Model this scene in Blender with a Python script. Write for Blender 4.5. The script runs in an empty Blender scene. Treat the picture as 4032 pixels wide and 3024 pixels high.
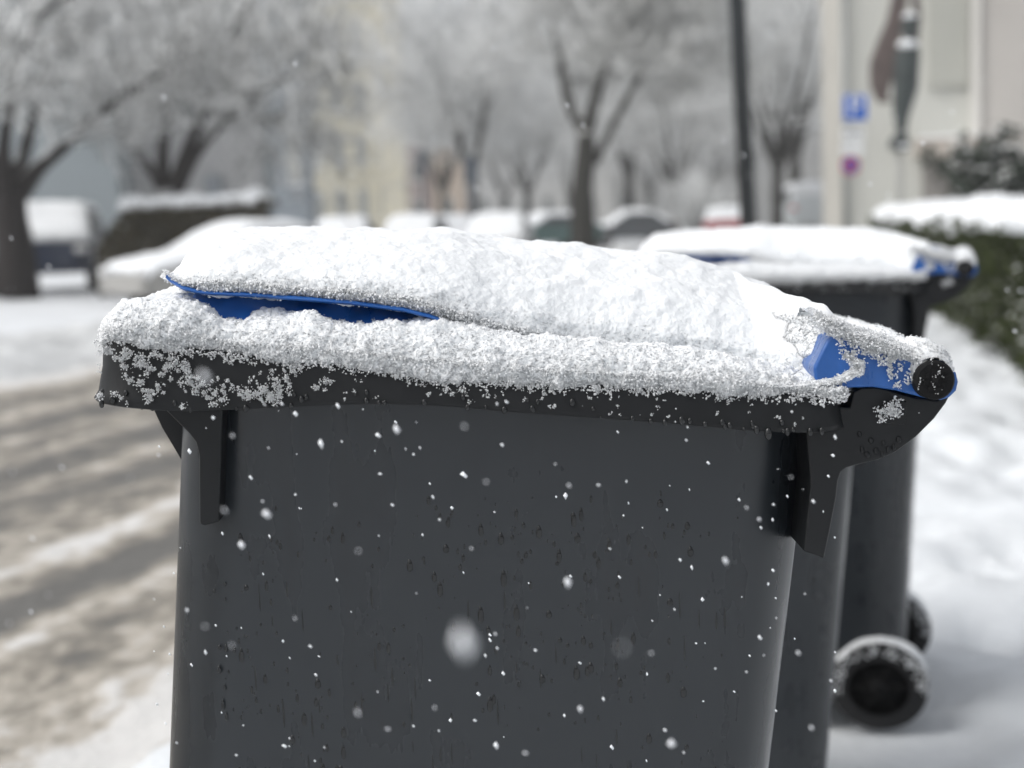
import bpy, math, random
import numpy as np
from mathutils import Vector, Matrix
random.seed(7); rng = np.random.default_rng(7)
S = bpy.context.scene; COL = S.collection
PI = math.pi
# ------------------------------------------------------------------ camera
F = 5700.0; CAMH = 1.17; PITCH = math.atan(642/F); ROLL = 0.035
CAM = np.array([0, 0, CAMH])
f0 = np.array([0, math.cos(PITCH), -math.sin(PITCH)])
u0 = np.array([0, math.sin(PITCH), math.cos(PITCH)]); r0 = np.array([1., 0, 0])
RT = r0*math.cos(ROLL) - u0*math.sin(ROLL)
UP = u0*math.cos(ROLL) + r0*math.sin(ROLL)
cam = bpy.data.cameras.new('camera'); co = bpy.data.objects.new('camera', cam); COL.objects.link(co)
M = Matrix([[RT[i], UP[i], -f0[i], CAM[i]] for i in range(3)] + [[0, 0, 0, 1]])
co.matrix_world = M
cam.sensor_width = 36; cam.lens = F/4032*36; cam.clip_start = .05; cam.clip_end = 2000
cam.dof.use_dof = True; cam.dof.focus_distance = 1.27; cam.dof.aperture_fstop = 3.9; cam.dof.aperture_blades = 0
S.camera = co
# ------------------------------------------------------------------ world and sun
W = bpy.data.worlds.new('World'); S.world = W; W.use_nodes = True
nt = W.node_tree; nt.nodes.clear()
sky = nt.nodes.new('ShaderNodeTexSky'); sky.sky_type = 'NISHITA'; sky.sun_disc = False
SUN_EL, SUN_AZ = math.radians(52), math.radians(-110)      # az measured from +Y towards +X
sky.sun_elevation = SUN_EL; sky.sun_rotation = SUN_AZ; sky.dust_density = 4; sky.air_density = 1.0
hs = nt.nodes.new('ShaderNodeHueSaturation'); hs.inputs['Saturation'].default_value = .22
bg = nt.nodes.new('ShaderNodeBackground'); bg.inputs['Strength'].default_value = .14
wo = nt.nodes.new('ShaderNodeOutputWorld')
nt.links.new(sky.outputs[0], hs.inputs['Color']); nt.links.new(hs.outputs[0], bg.inputs[0]); nt.links.new(bg.outputs[0], wo.inputs[0])
sl = bpy.data.lights.new('sun', 'SUN'); sl.energy = .75; sl.angle = math.radians(25); sl.color = (1, .985, .95)
so = bpy.data.objects.new('sun', sl); COL.objects.link(so)
sd = Vector((math.sin(SUN_AZ)*math.cos(SUN_EL), math.cos(SUN_AZ)*math.cos(SUN_EL), math.sin(SUN_EL)))
so.rotation_euler = sd.to_track_quat('Z', 'Y').to_euler(); so.location = (-10, 10, 30)
S.view_settings.view_transform = 'Standard'; S.view_settings.look = 'None'
S.view_settings.exposure = 0.43; S.view_settings.gamma = 1
S.cycles.max_bounces = 6; S.cycles.volume_bounces = 0

# ------------------------------------------------------------------ maths helpers
def P(px, py, Y):                       # point seen at photo pixel on the upright plane at distance Y
    px = np.asarray(px, float); py = np.asarray(py, float); Y = np.asarray(Y, float)
    a = (px-2016)/F; b = (1512-py)/F
    d = f0 + a[..., None]*RT + b[..., None]*UP
    return CAM + d*(Y/d[..., 1])[..., None]
def proj(V):
    q = V-CAM; z = q@f0
    return 2016+F*(q@RT)/z, 1512-F*(q@UP)/z
def smooth(a, k, axis=0):
    if k < 1: return a
    w = np.hanning(2*k+3)[1:-1]; w /= w.sum()
    a = np.moveaxis(a, axis, 0)
    pad = np.concatenate([2*a[:1]-a[k:0:-1], a, 2*a[-1:]-a[-2:-k-2:-1]])
    out = sum(w[i]*pad[i:i+len(a)] for i in range(2*k+1))
    return np.moveaxis(out, 0, axis)
TBL = rng.random(4096); PERM = rng.permutation(4096)
def vnoise(p, seed=0):
    i = np.floor(p).astype(np.int64); f = p-i; f = f*f*f*(f*(f*6-15)+10)
    def h(a, b, c): return TBL[PERM[(PERM[(PERM[(a+seed*31) & 4095]+b) & 4095]+c) & 4095]]
    x, y, z = i[..., 0], i[..., 1], i[..., 2]; fx, fy, fz = f[..., 0], f[..., 1], f[..., 2]
    L = lambda a, b, t: a+(b-a)*t
    return L(L(L(h(x, y, z), h(x+1, y, z), fx), L(h(x, y+1, z), h(x+1, y+1, z), fx), fy),
             L(L(h(x, y, z+1), h(x+1, y, z+1), fx), L(h(x, y+1, z+1), h(x+1, y+1, z+1), fx), fy), fz)*2-1
def fbm(p, wl, octs, seed=0, gain=.5):
    s = 0; a = 1
    for o in range(octs):
        s = s+a*vnoise(p/wl+o*17.3, seed+o); wl *= .47; a *= gain
    return s

# ------------------------------------------------------------------ object helpers
def mesh_obj(name, V, Fc, mat, parent=None, origin=None, smooth_=True, label=None):
    V = np.asarray(V, float)
    if origin is not None: V = V-np.asarray(origin)
    me = bpy.data.meshes.new(name)
    if isinstance(Fc, np.ndarray):
        k = Fc.shape[1]; me.vertices.add(len(V)); me.vertices.foreach_set('co', V.astype(np.float32).ravel())
        me.loops.add(Fc.size); me.loops.foreach_set('vertex_index', Fc.astype(np.int32).ravel())
        me.polygons.add(len(Fc)); me.polygons.foreach_set('loop_start', np.arange(0, Fc.size, k, dtype=np.int32))
        me.update(calc_edges=True); me.validate()
    else:
        me.from_pydata([tuple(v) for v in V], [], [tuple(int(i) for i in f) for f in Fc]); me.update()
    if smooth_: me.polygons.foreach_set('use_smooth', [True]*len(me.polygons))
    o = bpy.data.objects.new(name, me); COL.objects.link(o); me.materials.append(mat)
    if parent: o.parent = parent
    if parent is None and origin is not None: o.location = origin
    if label: o['label'] = label
    return o
def empty(name, loc, label, cat, group=None):
    o = bpy.data.objects.new(name, None); COL.objects.link(o); o.location = loc; o.empty_display_size = .2
    o['label'] = label; o['category'] = cat
    if group: o['group'] = group
    return o
class MB:
    def __init__(s): s.V = []; s.F = []; s.n = 0
    def add(s, V, Fc):
        V = np.asarray(V, float); s.V.append(V); s.F += [tuple(int(i)+s.n for i in f) for f in Fc]; s.n += len(V); return s
    def box(s, c, d, rz=0):
        c = np.array(c, float); h = np.array(d, float)/2
        v = np.array([[sx, sy, sz] for sz in (-1, 1) for sy in (-1, 1) for sx in (-1, 1)])*h
        ca, sa = math.cos(rz), math.sin(rz); v = np.stack([v[:, 0]*ca-v[:, 1]*sa, v[:, 0]*sa+v[:, 1]*ca, v[:, 2]], 1)+c
        return s.add(v, [(0, 2, 3, 1), (4, 5, 7, 6), (0, 1, 5, 4), (2, 6, 7, 3), (0, 4, 6, 2), (1, 3, 7, 5)])
    def tube(s, pts, rad, n=10, cap=True):
        pts = np.asarray(pts, float); rad = np.broadcast_to(np.asarray(rad, float), (len(pts),))
        T = np.gradient(pts, axis=0); T /= np.linalg.norm(T, axis=1)[:, None]
        ref = np.array([0, 0, 1.]) if abs(T[0, 2]) < .9 else np.array([1., 0, 0])
        V = []
        for p, t, r in zip(pts, T, rad):
            a = np.cross(t, ref); a /= np.linalg.norm(a); b = np.cross(t, a)
            for k in range(n):
                th = 2*PI*k/n; V.append(p+r*(a*math.cos(th)+b*math.sin(th)))
        Fc = [(i*n+k, i*n+(k+1) % n, (i+1)*n+(k+1) % n, (i+1)*n+k) for i in range(len(pts)-1) for k in range(n)]
        if cap: Fc += [tuple(range(n))[::-1], tuple(range((len(pts)-1)*n, len(pts)*n))]
        return s.add(V, Fc)
    def extrude(s, pa, pb):                 # two matching outlines
        n = len(pa); Fc = [(i, (i+1) % n, n+(i+1) % n, n+i) for i in range(n)]+[tuple(range(n))[::-1], tuple(range(n, 2*n))]
        return s.add(np.concatenate([pa, pb]), Fc)
    def grid(s, G):
        a, b = G.shape[:2]; I = np.arange(a*b).reshape(a, b)
        return s.add(G.reshape(-1, 3), np.stack([I[:-1, :-1], I[1:, :-1], I[1:, 1:], I[:-1, 1:]], -1).reshape(-1, 4))
    def ell(s, c, r, nu=12, nv=8):
        V = []; 
        for j in range(nv+1):
            ph = PI*j/nv
            for i in range(nu): V.append((math.sin(ph)*math.cos(2*PI*i/nu)*r[0]+c[0], math.sin(ph)*math.sin(2*PI*i/nu)*r[1]+c[1], math.cos(ph)*r[2]+c[2]))
        return s.add(V, [(j*nu+i, (j+1)*nu+i, (j+1)*nu+(i+1) % nu, j*nu+(i+1) % nu) for j in range(nv) for i in range(nu)])
    def obj(s, name, mat, parent=None, origin=None, smooth_=False, label=None, bevel=0, seg=2):
        o = mesh_obj(name, np.concatenate(s.V), s.F, mat, parent, origin, smooth_, label)
        if bevel:
            m = o.modifiers.new('bevel', 'BEVEL'); m.width = bevel; m.segments = seg; m.limit_method = 'ANGLE'; m.angle_limit = math.radians(35)
            o.data.polygons.foreach_set('use_smooth', [True]*len(o.data.polygons))
            w = o.modifiers.new('wn', 'WEIGHTED_NORMAL')
        return o
def cutfaces(Fc, bad):                      # drop the faces touching flagged vertices
    return Fc[~bad.reshape(-1)[Fc].any(1)]
def gridfaces(a, b):
    I = np.arange(a*b).reshape(a, b)
    return np.stack([I[:-1, :-1], I[1:, :-1], I[1:, 1:], I[:-1, 1:]], -1).reshape(-1, 4)
def grid_normals(G):
    n = np.cross(np.gradient(G, axis=0), np.gradient(G, axis=1)); return n/(np.linalg.norm(n, axis=-1, keepdims=True)+1e-12)
OCT = np.array([[1, 0, 0], [-1, 0, 0], [0, 1, 0], [0, -1, 0], [0, 0, 1], [0, 0, -1.]])
OCTF = np.array([[0, 2, 4], [2, 1, 4], [1, 3, 4], [3, 0, 4], [2, 0, 5], [1, 2, 5], [3, 1, 5], [0, 3, 5]])
def grains(C, R, aniso=.45):                # irregular little crystals at centres C with radii R
    n = len(C); A = rng.normal(size=(n, 3, 3)); Q, _ = np.linalg.qr(A)
    sc = R[:, None]*(1+aniso*rng.uniform(-1, 1, (n, 3)))
    v = OCT[None]*(1+rng.uniform(-.25, .25, (n, 6, 1)))*sc[:, None, :]
    V = np.einsum('nij,nkj->nki', Q, v)+C[:, None]
    Fc = OCTF[None]+6*np.arange(n)[:, None, None]
    return V.reshape(-1, 3), Fc.reshape(-1, 3)
def merge(parts):                           # all to triangles
    Vs, Fs, n = [], [], 0
    for V, Fc in parts:
        if Fc.shape[1] == 4: Fc = np.concatenate([Fc[:, [0, 1, 2]], Fc[:, [0, 2, 3]]])
        Vs.append(V); Fs.append(Fc+n); n += len(V)
    return np.concatenate(Vs), np.concatenate(Fs)

# ------------------------------------------------------------------ materials
def mat(name, col, rough=.6, spec=.5, metal=0, bump=0, bscale=20, var=0, vscale=5, **kw):
    m = bpy.data.materials.new(name); m.use_nodes = True; t = m.node_tree; b = t.nodes['Principled BSDF']
    b.inputs['Base Color'].default_value = (*col, 1); b.inputs['Roughness'].default_value = rough
    b.inputs['Specular IOR Level'].default_value = spec; b.inputs['Metallic'].default_value = metal
    tc = t.nodes.new('ShaderNodeTexCoord')
    if var:
        n = t.nodes.new('ShaderNodeTexNoise'); n.inputs['Scale'].default_value = vscale; n.inputs['Detail'].default_value = 6
        t.links.new(tc.outputs['Object'], n.inputs['Vector'])
        r = t.nodes.new('ShaderNodeMapRange'); r.inputs[1].default_value = .3; r.inputs[2].default_value = .7
        r.inputs[3].default_value = 1-var; r.inputs[4].default_value = 1+var; t.links.new(n.outputs[0], r.inputs[0])
        mx = t.nodes.new('ShaderNodeMix'); mx.data_type = 'RGBA'; mx.blend_type = 'MULTIPLY'; mx.inputs[0].default_value = 1
        mx.inputs[6].default_value = (*col, 1); t.links.new(r.outputs[0], mx.inputs[7]); t.links.new(mx.outputs[2], b.inputs['Base Color'])
    if bump:
        n = t.nodes.new('ShaderNodeTexNoise'); n.inputs['Scale'].default_value = bscale; n.inputs['Detail'].default_value = 5
        t.links.new(tc.outputs['Object'], n.inputs['Vector'])
        bp = t.nodes.new('ShaderNodeBump'); bp.inputs['Strength'].default_value = bump; bp.inputs['Distance'].default_value = kw.get('bdist', .01)
        t.links.new(n.outputs[0], bp.inputs['Height']); t.links.new(bp.outputs[0], b.inputs['Normal'])
    return m
def ramp(t, src, stops):
    r = t.nodes.new('ShaderNodeValToRGB'); t.links.new(src, r.inputs[0])
    while len(r.color_ramp.elements) < len(stops): r.color_ramp.elements.new(.5)
    for e, (p, c) in zip(r.color_ramp.elements, stops): e.position = p; e.color = (*c, 1) if len(c) == 3 else c
    return r
M_SNOW = mat('snow_near', (.80, .82, .835), .75, .12, bump=.5, bscale=1100, bdist=.0009)
b = M_SNOW.node_tree.nodes['Principled BSDF']; b.inputs['Subsurface Weight'].default_value = .8
b.inputs['Subsurface Radius'].default_value = (1, 1, 1); b.inputs['Subsurface Scale'].default_value = .006
M_SNOWFAR = mat('snow_far', (.86, .88, .9), .8, .2)
M_ICE = mat('wet_snow', (.78, .82, .85), .25, .5); b = M_ICE.node_tree.nodes['Principled BSDF']
b.inputs['Transmission Weight'].default_value = .35; b.inputs['IOR'].default_value = 1.3
M_DROP = mat('wet_plastic', (.010, .011, .012), .10, .5)
def plastic(name, col, rough):
    m = bpy.data.materials.new(name); m.use_nodes = True; t = m.node_tree; b = t.nodes['Principled BSDF']
    tc = t.nodes.new('ShaderNodeTexCoord')
    n1 = t.nodes.new('ShaderNodeTexNoise'); n1.inputs['Scale'].default_value = 9; n1.inputs['Detail'].default_value = 7
    mp = t.nodes.new('ShaderNodeMapping'); mp.inputs['Scale'].default_value = (30, 30, 2.5)
    n2 = t.nodes.new('ShaderNodeTexNoise'); n2.inputs['Scale'].default_value = 1; n2.inputs['Detail'].default_value = 4
    n3 = t.nodes.new('ShaderNodeTexNoise'); n3.inputs['Scale'].default_value = 700; n3.inputs['Detail'].default_value = 2
    t.links.new(tc.outputs['Object'], n1.inputs['Vector']); t.links.new(tc.outputs['Object'], mp.inputs[0]); t.links.new(mp.outputs[0], n2.inputs['Vector'])
    t.links.new(tc.outputs['Object'], n3.inputs['Vector'])
    ad = t.nodes.new('ShaderNodeMath'); ad.operation = 'ADD'; t.links.new(n1.outputs[0], ad.inputs[0]); t.links.new(n2.outputs[0], ad.inputs[1])
    r = t.nodes.new('ShaderNodeMapRange'); t.links.new(ad.outputs[0], r.inputs[0]); r.inputs[1].default_value = .7; r.inputs[2].default_value = 1.3
    r.inputs[3].default_value = rough-.13; r.inputs[4].default_value = rough+.14; t.links.new(r.outputs[0], b.inputs['Roughness'])
    c = ramp(t, ad.outputs[0], [(0, tuple(x*.55 for x in col)), (1, tuple(x*1.45 for x in col))]); c.color_ramp.elements[0].position = .35
    t.links.new(c.outputs[0], b.inputs['Base Color'])
    bp = t.nodes.new('ShaderNodeBump'); bp.inputs['Strength'].default_value = .12; bp.inputs['Distance'].default_value = .0004
    t.links.new(n3.outputs[0], bp.inputs['Height']); t.links.new(bp.outputs[0], b.inputs['Normal'])
    return m
M_BIN = plastic('bin_plastic', (.0115, .0140, .0168), .30)
M_RIM = plastic('bin_rim_plastic', (.0058, .0064, .0072), .45)
M_RIM.node_tree.nodes['Principled BSDF'].inputs['Specular IOR Level'].default_value = .3
M_BLUE = plastic('blue_plastic', (.010, .068, .245), .35)
M_BLACK = mat('black_plastic', (.0035, .0035, .004), .75, .25, bump=.8, bscale=160, bdist=.003)
M_RUB = mat('tyre_rubber', (.012, .012, .013), .7)
# bark that carries snow on everything that faces up
def snowy(name, col, z0=.1, z1=.5, amt=1.0, snow=(.90, .91, .905)):
    m = bpy.data.materials.new(name); m.use_nodes = True; t = m.node_tree; b = t.nodes['Principled BSDF']; b.inputs['Roughness'].default_value = .85
    b.inputs['Specular IOR Level'].default_value = .2
    g = t.nodes.new('ShaderNodeNewGeometry'); s = t.nodes.new('ShaderNodeSeparateXYZ'); t.links.new(g.outputs['Normal'], s.inputs[0])
    n = t.nodes.new('ShaderNodeTexNoise'); n.inputs['Scale'].default_value = 3; n.inputs['Detail'].default_value = 4
    tc = t.nodes.new('ShaderNodeTexCoord'); t.links.new(tc.outputs['Object'], n.inputs['Vector'])
    a = t.nodes.new('ShaderNodeMath'); a.operation = 'ADD'; t.links.new(s.outputs[2], a.inputs[0])
    q = t.nodes.new('ShaderNodeMath'); q.operation = 'MULTIPLY_ADD'; q.inputs[1].default_value = .8; q.inputs[2].default_value = -.4
    t.links.new(n.outputs[0], q.inputs[0]); t.links.new(q.outputs[0], a.inputs[1])
    r = t.nodes.new('ShaderNodeMapRange'); r.inputs[1].default_value = z0; r.inputs[2].default_value = z1; r.inputs[4].default_value = amt; t.links.new(a.outputs[0], r.inputs[0])
    mx = t.nodes.new('ShaderNodeMix'); mx.data_type = 'RGBA'; mx.inputs[6].default_value = (*col, 1); mx.inputs[7].default_value = (*snow, 1)
    t.links.new(r.outputs[0], mx.inputs[0]); t.links.new(mx.outputs[2], b.inputs['Base Color'])
    return m
M_BARK = snowy('snowy_bark', (.022, .018, .017), .45, .9)
M_TWIG = snowy('snowy_twigs', (.10, .10, .097), -.6, .0)
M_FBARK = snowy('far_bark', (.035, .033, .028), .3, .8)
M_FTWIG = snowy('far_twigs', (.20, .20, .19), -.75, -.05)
M_LEAF = snowy('hedge_leaf', (.034, .044, .012), .75, 1.1)
M_LEAFB = snowy('brown_hedge_leaf', (.065, .055, .03), .75, 1.1)
M_DLEAF = snowy('dark_shrub_leaf', (.03, .04, .028), .5, 1.0)
M_GLASS = mat('window_glass', (.10, .115, .125), .15)

# ================================================================== THE SETTING
HD = np.array([.27, 1.0])                                   # street direction on the ground
def kerbx(y): return -1.80+.28*y
def bankx(y): return -7.6+.26*y
M_GROUND = mat('snow_ground', (.70, .72, .74), .8, .2, bump=.6, bscale=3, bdist=.05, var=.08, vscale=1.2)
xs = np.linspace(-320, 320, 65); ys = np.linspace(-30, 600, 64)
X, Y = np.meshgrid(xs, ys, indexing='ij')
g = mesh_obj('ground', np.stack([X, Y, X*0-.09], -1).reshape(-1, 3), gridfaces(65, 64), M_GROUND); g['kind'] = 'structure'
# slushy road with wheel ruts
m = bpy.data.materials.new('slush'); m.use_nodes = True; t = m.node_tree; b = t.nodes['Principled BSDF']
tc = t.nodes.new('ShaderNodeTexCoord')
mp = t.nodes.new('ShaderNodeMapping'); mp.vector_type = 'POINT'; mp.inputs['Rotation'].default_value = (0, 0, math.atan2(.27, 1)); t.links.new(tc.outputs['Object'], mp.inputs[0])
mp2 = t.nodes.new('ShaderNodeMapping'); mp2.inputs['Scale'].default_value = (1.9, .22, 1); t.links.new(mp.outputs[0], mp2.inputs[0])
n1 = t.nodes.new('ShaderNodeTexNoise'); n1.inputs['Scale'].default_value = 1.2; n1.inputs['Detail'].default_value = 3; t.links.new(mp2.outputs[0], n1.inputs['Vector'])
mp3 = t.nodes.new('ShaderNodeMapping'); mp3.inputs['Scale'].default_value = (1, .6, 1); t.links.new(mp.outputs[0], mp3.inputs[0])
n2 = t.nodes.new('ShaderNodeTexNoise'); n2.inputs['Scale'].default_value = 12; n2.inputs['Detail'].default_value = 6; n2.inputs['Roughness'].default_value = .65; t.links.new(mp3.outputs[0], n2.inputs['Vector'])
at = t.nodes.new('ShaderNodeAttribute'); at.attribute_name = 'snowamt'
s1 = t.nodes.new('ShaderNodeMath'); s1.operation = 'MULTIPLY_ADD'; s1.inputs[1].default_value = .2; t.links.new(n1.outputs[0], s1.inputs[0]); t.links.new(at.outputs['Fac'], s1.inputs[2])
s2 = t.nodes.new('ShaderNodeMath'); s2.operation = 'MULTIPLY_ADD'; s2.inputs[1].default_value = 1.15; t.links.new(n2.outputs[0], s2.inputs[0]); t.links.new(s1.outputs[0], s2.inputs[2])
c = ramp(t, s2.outputs[0], [(.55, (.125, .12, .11)), (.80, (.255, .232, .195)), (.97, (.46, .42, .36)), (1.0, (.68, .67, .65))])
mr = t.nodes.new('ShaderNodeMapRange'); mr.inputs[1].default_value = .25; mr.inputs[2].default_value = 1.22; t.links.new(s2.outputs[0], mr.inputs[0]); t.links.new(mr.outputs[0], c.inputs[0])
for e, p in zip(c.color_ramp.elements, (.25, .47, .64, .86)): e.position = p
t.links.new(c.outputs[0], b.inputs['Base Color']); b.inputs['Roughness'].default_value = .55
bp = t.nodes.new('ShaderNodeBump'); bp.inputs['Strength'].default_value = .8; bp.inputs['Distance'].default_value = .03; t.links.new(s2.outputs[0], bp.inputs['Height']); t.links.new(bp.outputs[0], b.inputs['Normal'])
M_ROAD = m
ny, nx = 700, 150
yy = np.concatenate([np.linspace(-6, 26, 560), np.linspace(26.3, 140, 140)]); ss = np.linspace(0, 1, nx)
Yg, Sg = np.meshgrid(yy, ss, indexing='ij')
Xg = bankx(Yg)+(kerbx(Yg)+.05-bankx(Yg))*Sg
w = kerbx(Yg)-Xg                                            # metres from the kerb
w = w-.13
q_ = np.stack([w/.30, Yg/4.5, w*0], -1); streak = fbm(q_, 1., 4, 71)
rut = -np.exp(-((w-1.12)/.13)**2)-np.exp(-((w-2.75)/.16)**2)*.9-.7*np.exp(-((w-4.1)/.2)**2)
ridge = np.exp(-((w-1.42)/.11)**2)+np.exp(-((w-.80)/.12)**2)*.9+np.exp(-((w-2.4)/.14)**2)*.5+np.exp(-((w-3.1)/.14)**2)*.4+np.exp(-((w+.08)/.22)**2)*1.5
edge = np.clip((.12-Sg)/.12, 0, 1)
Pn = np.stack([Xg, Yg, Xg*0], -1)
Zg = -.065+.012*rut+.014*ridge+.012*fbm(Pn, .35, 4, 3)+edge*.05
road = mesh_obj('road', np.stack([Xg, Yg, Zg], -1).reshape(-1, 3), gridfaces(ny, nx), M_ROAD); road['kind'] = 'structure'
ca = road.data.attributes.new('snowamt', 'FLOAT', 'POINT')
ca.data.foreach_set('value', (-.02+.30*rut+.30*ridge*(1+.5*fbm(Pn, .25, 3, 19))+edge*.9+.13*fbm(Pn, .22, 4, 9)+.16*streak).astype(np.float32).ravel())
# ploughed bank of lumpy snow on the far side of the road
yy = np.linspace(2, 60, 420); tt_ = np.linspace(0, 1, 60); Yg, Sg = np.meshgrid(yy, tt_, indexing='ij'); Xg = bankx(Yg)-2.6+Sg*2.9
Pn = np.stack([Xg, Yg, Xg*0], -1); Zg = -.10+np.sin(PI*Sg)**.7*(.16+.13*fbm(Pn, 1.3, 2, 31)+.10*np.abs(fbm(Pn, .4, 3, 33)))
bnk = mesh_obj('snow_bank', np.stack([Xg, Yg, Zg], -1).reshape(-1, 3), gridfaces(420, 60), mat('ploughed_snow', (.60, .61, .61), .8, .2, bump=.6, bscale=9, bdist=.04, var=.18, vscale=1.8)); bnk['kind'] = 'structure'
# pavement under snow with trodden footprints
yy = np.concatenate([np.linspace(-4, 30, 620), np.linspace(30.3, 140, 90)]); ss = np.linspace(0, 1, 150)
Yg, Sg = np.meshgrid(yy, ss, indexing='ij'); Xg = kerbx(Yg)+Sg*9.0
Pn = np.stack([Xg, Yg, Xg*0], -1); Zg = -.012+.032*fbm(Pn, .40, 3, 21)+.010*fbm(Pn, .12, 2, 5)
fr = np.random.default_rng(3)
for k in range(230):
    fy = fr.uniform(2.5, 14); fx = .95+.25*fy+fr.normal()*.5
    Zg -= .05*np.exp(-(((Xg-fx)/.09)**2+((Yg-fy)/.16)**2)**2)
Zg -= np.clip((.012-Sg)/.012, 0, 1)*.07
M_PAVE = mat('snow_pavement', (.70, .725, .745), .75, .25, bump=.5, bscale=25, bdist=.02, var=.10, vscale=2.6)
pv = mesh_obj('pavement', np.stack([Xg, Yg, Zg], -1).reshape(-1, 3), gridfaces(len(yy), 150), M_PAVE); pv['kind'] = 'structure'

# ================================================================== THE NEAR BIN
Yn = 1.21; WD = .58
OR1 = np.array([-.08, 1.5, 0.])
def cur(pts, x): pts = np.array(pts, float); return np.interp(x, pts[:, 0], pts[:, 1])
Tc = [(372, 1345), (420, 1322), (520, 1330), (700, 1362), (900, 1388), (1100, 1412), (1400, 1440), (1700, 1482), (2000, 1502), (2300, 1512), (2700, 1532), (3000, 1547), (3200, 1552), (3350, 1545)]
Bb = [(330, 1575), (480, 1597), (620, 1614), (750, 1616), (900, 1612), (1200, 1596), (1500, 1586), (1750, 1596), (2000, 1620), (2300, 1640), (2600, 1662), (3000, 1697), (3200, 1702), (3345, 1692)]
Uc = [(372, 1335), (385, 1275), (420, 1235), (480, 1200), (560, 1175), (640, 1160), (760, 1152), (830, 1180), (900, 1232), (950, 1238), (1050, 1215), (1150, 1240), (1240, 1222), (1320, 1262), (1400, 1272), (1520, 1248), (1620, 1262), (1720, 1245), (1850, 1272), (2000, 1295), (2300, 1335), (2700, 1365), (3000, 1410), (3200, 1465), (3340, 1510)]
Bc = [(660, 1075), (690, 1108), (740, 1138), (820, 1155), (1000, 1163), (1400, 1195), (1600, 1222), (1750, 1262), (1850, 1300), (1950, 1335), (2200, 1400), (2600, 1450), (3000, 1500), (3180, 1520), (3330, 1520)]
Cc = [(660, 1065), (672, 1030), (700, 992), (760, 950), (850, 912), (940, 897), (1050, 893), (1220, 886), (1350, 895), (1500, 903), (1680, 903), (1800, 909), (1900, 925), (2000, 941), (2150, 947), (2300, 951), (2420, 972), (2600, 985), (2750, 1020), (2900, 1070), (3050, 1130), (3150, 1165), (3250, 1195), (3330, 1290)]
def wx(pxl, d=0): return (pxl-2016)/F*(Yn+d)
def seen(x, d): return 2016+(x-2016)*Yn/(Yn+d)          # where near-plane column x is seen at depth d
def cd(curve, x, d): return cur(curve, seen(x, d))
def loft(sx, fn, nx, tw, sk=(6, 3)):
    """sx: columns (near-plane pixels); fn(x) -> rows (py, depth where py is read, depth, dz); tw: samples per interval"""
    xs = np.linspace(sx[0], sx[1], nx)
    A = np.array([fn(x) for x in xs], float)
    X = wx(xs)[:, None]+0*A[..., 0]
    z = P(2016+F*X/(Yn+A[..., 1]), A[..., 0], Yn+A[..., 1])[..., 2]+A[..., 3]
    base = np.stack([X, Yn+A[..., 2], z], -1)
    out = []
    for k, n in enumerate(tw):
        tt = np.linspace(0, 1, n, endpoint=False)
        out.append(base[:, k:k+1]*(1-tt)[None, :, None]+base[:, k+1:k+2]*tt[None, :, None])
    out.append(base[:, -1:]); G = np.concatenate(out, 1)
    G = smooth(G, sk[0], 0) if sk[0] else G
    if sk[1]: G = smooth(G, sk[1], 1)
    return G
def snow_disp(G, amp=1.0, seed=0, up=True, fine=None):
    N = grid_normals(G)
    if up and N[..., 2].mean() < 0: N = -N
    p = G.copy(); fine = 1 if fine is None else fine
    d = .0032*fbm(p, .06, 2, seed)+.0016*fbm(p, .018, 2, seed+5)+fine*(.0014*fbm(p, .0065, 3, seed+9)+.0007*np.abs(fbm(p, .003, 2, seed+13)))
    return G+N*(d*amp)[..., None], N, d
# ---- upper snow pillow
def pillow(x):
    w = np.interp(x, [555, 575, 620, 700], [.72, .84, .95, 1]); e = np.interp(x, [555, 562, 580, 620, 700], [.02, .35, .65, .9, 1])
    g = np.interp(x, [3050, 3350, 3420], [1, .40, .3])
    D = lambda d: .27+(d*g-.27)*w
    def row(t, d, k=0):                               # t: 0 lip, 1 crest
        dd = D(d); B = cd(Bc, x, dd); C = cd(Cc, x, dd); return (B+(C-B)*t*e+k, dd, dd, 0)
    drop = np.interp(seen(x, .04), [1780, 2100], [4, 45])
    dc = D(.22); yc = row(1, .22)[0]; f = np.interp(x, [1700, 2350], [0, 1])
    zr = np.interp(x, [3200, 3420], [0, .02])
    return [row(0, .075+.02*f, drop), row(0, .047+.035*f, -2), row(.10, .040+.038*f), row(.30, .048+.034*f), row(.62, .085+.03*f), row(.88, .14+.03*f), (yc, dc, dc, 0),
            (yc, dc, .30, -.003*e), (yc, dc, .27+.13*w, -.012*e), (yc, dc, .27+.22*w, -.035*e), (yc, dc, .27+.265*w, -.075*e)]
G1 = loft((556, 3400), pillow, 900, (6, 14, 34, 40, 40, 46, 26, 20, 14, 12), (3, 4))
tf = np.linspace(0, 1, G1.shape[1])[None, :]; fine1 = np.interp(tf, [0, .12, .35, .6], [1.0, .8, .5, .35])
G1d, N1, _ = snow_disp(G1, 1.0, 3, fine=fine1)
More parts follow.
